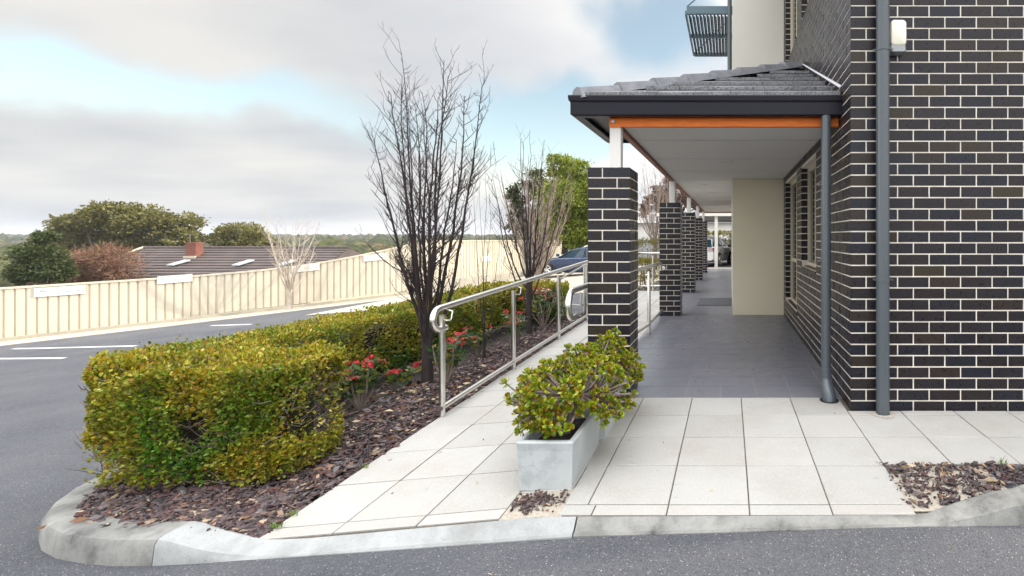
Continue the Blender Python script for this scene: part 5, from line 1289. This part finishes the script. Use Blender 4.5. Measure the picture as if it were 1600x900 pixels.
# ------------------------------------------------------------------ cars
def car(name, label, loc, rz, paint, st, gh, wheel_r, ws, tail=True, group=None, sc=1.0):
    """st: stations of the lower body (x, half width, z low, z belt); gh: greenhouse (x, z, half width) top outline"""
    e = bpy.data.objects.new(name, None); C.objects.link(e); tag(e, label, 'car', group); Mx = Matrix.Translation(loc) @ Matrix.Rotation(rz, 4, 'Z') @ Matrix.Scale(sc, 4)
    e.location = loc
    def fin(mb, nm, m, par, auto=True):
        mb.v = [tuple(Mx @ Vector(v)) for v in mb.v]; return mb.build(nm, m, par, auto=auto)
    mb = MB(); k = 13; V_ = []
    for (x, w_, z0, z1) in st:
        half = [(w_*.86, z0), (w_*.95, z0+.05), (w_, z0+(z1-z0)*.35), (w_*.995, z0+(z1-z0)*.6), (w_*.97, z1-.06), (w_*.90, z1-.01), (0, z1+.035)]
        ring = half[:-1]+[half[-1]]+[(-a, b) for a, b in reversed(half[:-1])]
        V_ += [(x, a, b) for a, b in ring]
    n = len(st); fs = []
    for i in range(n-1):
        for j in range(k): fs.append((i*k+j, i*k+(j+1) % k, (i+1)*k+(j+1) % k, (i+1)*k+j))
    fs += [tuple(range(k)), tuple(reversed(range((n-1)*k, n*k)))]; mb.add(V_, fs); body = fin(mb, 'body', paint, e)
    # glasshouse
    mb = MB(); zb_ = [float(np.interp(x, [s[0] for s in st], [s[3] for s in st]))-.02 for x, _, _ in gh]; wb = [float(np.interp(x, [s[0] for s in st], [s[1] for s in st]))*.90 for x, _, _ in gh]
    V_ = []
    for (x, z, w_), z0, w0 in zip(gh, zb_, wb): V_ += [(x, w0, z0), (x, w_, z-.05), (x, -w_, z-.05), (x, -w0, z0)]
    n = len(gh); fs = [(i*4+j, i*4+j+1, i*4+5+j, i*4+4+j) for i in range(n-1) for j in range(3)]+[(0, 3, 2, 1), (4*(n-1), 4*n-3, 4*n-2, 4*n-1)]
    mb.add(V_, fs); fin(mb, 'windows', M['glass_blue'], e, False)
    mb = MB(); V_ = []
    gi = gh[1:-1]
    for (x, z, w_) in gi: V_ += [(x, w_+.012, z-.075), (x, w_*.96, z-.02), (x, 0, z), (x, -w_*.96, z-.02), (x, -w_-.012, z-.075)]
    n = len(gi); mb.add(V_, [(i*5+j, i*5+j+1, i*5+6+j, i*5+5+j) for i in range(n-1) for j in range(4)]+[tuple(reversed(range(5))), tuple(range(5*(n-1), 5*n))]); fin(mb, 'roof', paint, e)
    mb = MB()
    pil = [0, 1, len(gh)//2, -2]
    for s in (1, -1):
        for (i0, i1) in ((0, 1), (-1, -2)):
            mb.tube([(gh[i0][0], s*wb[i0], zb_[i0]+.02), (gh[i1][0], s*gh[i1][2], gh[i1][1]-.05)], .035, 6)
        for xm in ws[2]:
            zt_ = float(np.interp(xm, sorted(q[0] for q in gh), [q[1] for q in sorted(gh)])); wt = float(np.interp(xm, sorted(q[0] for q in gh), [q[2] for q in sorted(gh)])); w0 = float(np.interp(xm, sorted(s_[0] for s_ in st), [q[1] for q in sorted(st)]))*.905
            z0 = float(np.interp(xm, sorted(s_[0] for s_ in st), [q[3] for q in sorted(st)]))
            mb.tube([(xm, s*w0, z0-.02), (xm-.05, s*(wt+.005), zt_-.06)], .03, 6)
    fin(mb, 'pillars', paint, e)
    for wx in ws[:2]:
        for s in (1, -1):
            wy = s*(max(q[1] for q in st)-.06); mb = MB(); mb.tube([(wx, wy-s*.12, wheel_r), (wx, wy+s*.075, wheel_r), (wx, wy+s*.095, wheel_r)], [wheel_r, wheel_r, wheel_r*.93], 26); wh = fin(mb, 'wheel', M['tyre'], e)
            mb = MB(); yo = wy+s*.098; mb.tube([(wx, yo-s*.004, wheel_r), (wx, yo, wheel_r)], wheel_r*.22, 12)
            for a in range(7):
                q = a*2*math.pi/7; c_, s_ = math.cos(q), math.sin(q); r1 = wheel_r*.66
                mb.tube([(wx+c_*.03, yo, wheel_r+s_*.03), (wx+c_*r1, yo, wheel_r+s_*r1)], .032, 5)
            ring = [(wx+wheel_r*.70*math.cos(2*math.pi*a/24), yo-s*.004, wheel_r+wheel_r*.70*math.sin(2*math.pi*a/24)) for a in range(25)]; mb.tube(ring, .022, 6, cap=False); fin(mb, 'rim', M['rim'], wh)
            mb = MB(); arc = [(wx+(wheel_r+.05)*math.cos(R(a)), s*(max(q[1] for q in st)-.005), wheel_r+(wheel_r+.05)*math.sin(R(a))) for a in range(-10, 191, 10)]; mb.tube(arc, .03, 6); fin(mb, 'wheel_arch', M['black'], e)
    xf, xb = st[0][0], st[-1][0]
    xmax, xmin = max(xf, xb), min(xf, xb); wm = max(q[1] for q in st)
    for s in (1, -1):
        mb = MB(); mb.box((xmax-.28, s*wm*.72-.14, .62), (xmax-.02, s*wm*.72+.14, .76)); fin(mb, 'headlight', M['lamp'], e)
        mb = MB(); mb.box((xmin-.0, s*wm*.74-.15, .78), (xmin+.30, s*wm*.74+.155, .98)); fin(mb, 'tail_light', M['red_lamp'], e)
        mb = MB(); mx_ = ws[3]; mb.box((mx_-.06, s*(wm+.02)-.08, .98), (mx_+.06, s*(wm+.02)+.08, 1.12)); fin(mb, 'wing_mirror', paint if paint is M['car_blue'] else M['black'], e)
    mb = MB(); mb.tube([(x, wm*1.0, .62+.0) for x in (ws[0]-.5, ws[1]+.5)], .012, 4); mb.tube([(x, -wm*1.0, .62) for x in (ws[0]-.5, ws[1]+.5)], .012, 4)
    for s in (1, -1):
        for xm in ws[4]: mb.tube([(xm, s*wm*.985, .35), (xm, s*wm*1.0, .6), (xm, s*wm*.975, .88)], .007, 4)
        for xm in ws[5]: mb.box((xm-.1, s*(wm*.99)-.015, .82), (xm+.1, s*(wm*.99)+.015, .85))
    fin(mb, 'door_trim', M['black'], e)
    return e
sedan_st = [(2.32,.62,.30,.60), (2.22,.78,.22,.70), (1.9,.86,.20,.78), (1.3,.90,.19,.86), (.9,.905,.18,.91), (0,.91,.18,.93), (-1.2,.905,.18,.96), (-1.8,.88,.20,.98), (-2.2,.80,.26,.97), (-2.34,.66,.34,.86)]
sedan_gh = [(1.02,.93,.74), (.22,1.36,.60), (-.25,1.45,.58), (-.85,1.42,.57), (-1.35,1.27,.60), (-1.95,1.00,.70)]
car('parked_sedan', 'navy blue sedan parked side on before the bright evergreen', (-7.65, 25.4, g(-7.65)+.0), math.pi, M['car_blue'], sedan_st, sedan_gh, .325, [1.42, -1.30, (-.35, -1.15), .85, (.95, -.15, -1.1), (.1, -.95)])
suv_st = [(2.15,.66,.34,.78), (2.0,.82,.28,.90), (1.6,.88,.24,.98), (1.0,.90,.22,1.02), (0,.91,.22,1.04), (-1.3,.90,.22,1.06), (-1.9,.88,.26,1.06), (-2.12,.80,.34,.98)]
suv_gh = [(1.05,1.03,.76), (.35,1.50,.64), (-.2,1.60,.62), (-1.3,1.58,.61), (-1.75,1.48,.62), (-2.05,1.10,.72)]
car('parked_hatchback', 'white high car parked under the carport beyond the veranda', (-.95, 24.4, -.06), R(76), M['car_white'], suv_st, suv_gh, .34, [1.35, -1.25, (-.3, -1.2), .9, (.9, -.2, -1.2), (.0, -1.0)], group='white cars under the carport', sc=.88)
car('parked_hatchback', 'white car mostly hidden by the cream wall with a red tail light showing', (1.02, 25.0, -.05), R(86), M['car_white'], suv_st, suv_gh, .34, [1.35, -1.25, (-.3, -1.2), .9, (.9, -.2, -1.2), (.0, -1.0)], group='white cars under the carport', sc=.88)
car('parked_hatchback', 'white car behind the navy sedan with only its pale roof showing', (-8.0, 29.3, g(-8.0)), math.pi, M['car_white'], suv_st, suv_gh, .34, [1.35, -1.25, (-.3, -1.2), .9, (.9, -.2, -1.2), (.0, -1.0)])

# ------------------------------------------------------------------ far woodland
def woodland():
    import bmesh
    bases = []
    for s in range(5):
        bm = bmesh.new(); bmesh.ops.create_icosphere(bm, subdivisions=2, radius=1)
        for v in bm.verts:
            d = v.co.normalized(); f = 1+.30*noise.noise(d*2.2+Vector((s*7, 0, 0)))+.22*noise.noise(d*5+Vector((0, s*5, 0)))+.16*noise.noise(d*11+Vector((0, 0, s*3))); v.co = d*f
            if v.co.z < -.5: v.co.z = -.5
        bm.verts.ensure_lookup_table(); bases.append((np.array([tuple(v.co) for v in bm.verts]), np.array([[v.index for v in f.verts] for f in bm.faces]))); bm.free()
    Vs, Qs, off = [], [], 0; rs = random.Random(99)
    for i in range(4200):
        Zd = 75*(2300/75)**(rs.random()**.9); x = -Zd*rs.uniform(.30, 1.62) if rs.random() < .9 else rs.uniform(-.4, .5)*Zd
        if Zd < 110 and x > -.65*Zd: continue
        s = rs.uniform(2.2, 5.5)*(1 if Zd < 500 else 1.4 if Zd < 1000 else 2.6); hgt = s*rs.uniform(.7, 1.2) if Zd < 300 else rs.uniform(3.5, 7.5)
        V0, Q0 = bases[rs.randint(0, 4)]; a = rs.uniform(0, 6.28); ca, sa = math.cos(a), math.sin(a)
        V1 = V0@np.array([[ca, -sa, 0], [sa, ca, 0], [0, 0, 1]])*np.array([s, s, hgt])+np.array([x, Zd, land(x, Zd)+hgt*.6])
        Vs.append(V1); Qs.append(Q0+off); off += len(V0)
    o = npmesh('woodland', np.concatenate(Vs), np.concatenate(Qs), M['wood']); tag(o, 'far wooded land seen over the fence up to the horizon', 'woodland', kind='stuff')
woodland()

# ------------------------------------------------------------------ thin far haze
hb_ = MB(); hb_.box((-5010, -70, -30), (3010, 6010, 26)); hz_o = hb_.build('haze', [])
hm = bpy.data.materials.new('far_haze'); hm.use_nodes = True; ht = hm.node_tree; ht.nodes.clear()
ho = ht.nodes.new('ShaderNodeOutputMaterial'); hv = ht.nodes.new('ShaderNodeVolumePrincipled'); hv.inputs['Color'].default_value = (.86, .91, 1, 1); hv.inputs['Density'].default_value = 0.00035; hv.inputs['Anisotropy'].default_value = .2
ht.links.new(hv.outputs[0], ho.inputs['Volume']); hz_o.data.materials.append(hm); tag(hz_o, 'thin pale haze over the distant hills', 'haze', kind='stuff')
# ------------------------------------------------------------------ small things on the ground
def litter(n, area, zf, name, label, ls=(.02, .05)):
    P = np.array([(random.uniform(area[0], area[1]), random.uniform(area[2], area[3]), 0) for _ in range(n)]); P[:, 2] = [zf(a, b)+.006 for a, b, _ in P]
    D = np.stack([RNG.normal(0, 1, n), RNG.normal(0, 1, n), RNG.uniform(0, .12, n)], 1); o = leaf_mesh(name, P, D, RNG.uniform(*ls, n), .4, M['litter'], None, .02); return tag(o, label, 'leaf litter', kind='stuff')
litter(260, (-3.6, -2.3, 2.5, 5), lambda x, y: bed(x, y)+.014, 'dry_leaves', 'dry fallen leaves lying on the garden mulch', (.03, .075))
litter(26, (.9, 2.2, 2.4, 2.85), lambda x, y: .012, 'dry_leaves', 'dry leaves on the mulch by the right kerb', (.03, .07))
litter(16, (-2.2, .9, 2.5, 4.0), lambda x, y: p(x, y), 'dry_leaves', 'a few dry leaves scattered on the pavers', (.012, .03))
litter(14, (-4.2, 1.6, 1.95, 2.2), lambda x, y: g(x), 'dry_leaves', 'a few leaf scraps on the asphalt before the kerb', (.012, .03))
def tuft(loc, n, h, label):
    mb = MB(); 
    for _ in range(n):
        a = random.uniform(0, 6.28); b = Vector(loc)+Vector((random.uniform(-.03, .03), random.uniform(-.012, .012), 0)); l = h*random.uniform(.4, 1); d = Vector((math.cos(a)*.45, math.sin(a)*.3, 1)); s = Vector((-math.sin(a), math.cos(a), 0))*.0025
        q = b+d*l*.55; r_ = b+Vector((d.x*l*1.3, d.y*l*1.3, l*.85)); mb.add([b-s, b+s, q+s, q-s, r_], [(0, 1, 2, 3), (3, 2, 4)])
    return tag(mb.build('grass_tuft', M['grass']), label, 'grass tuft')
tuft((1.60, 2.868, -.004), 9, .07, 'thin green grass tuft growing at the edge of the right mulch bed')
tuft((-2.24, 2.44, -.12), 26, .035, 'low green weeds at the corner where path, kerb and mulch meet')
tuft((-2.262, 2.55, -.12), 18, .03, 'small green weeds along the mulch edge of the path')
tuft((-2.262, 3.05, -.11), 14, .04, 'green weed beside the path halfway to the rail')
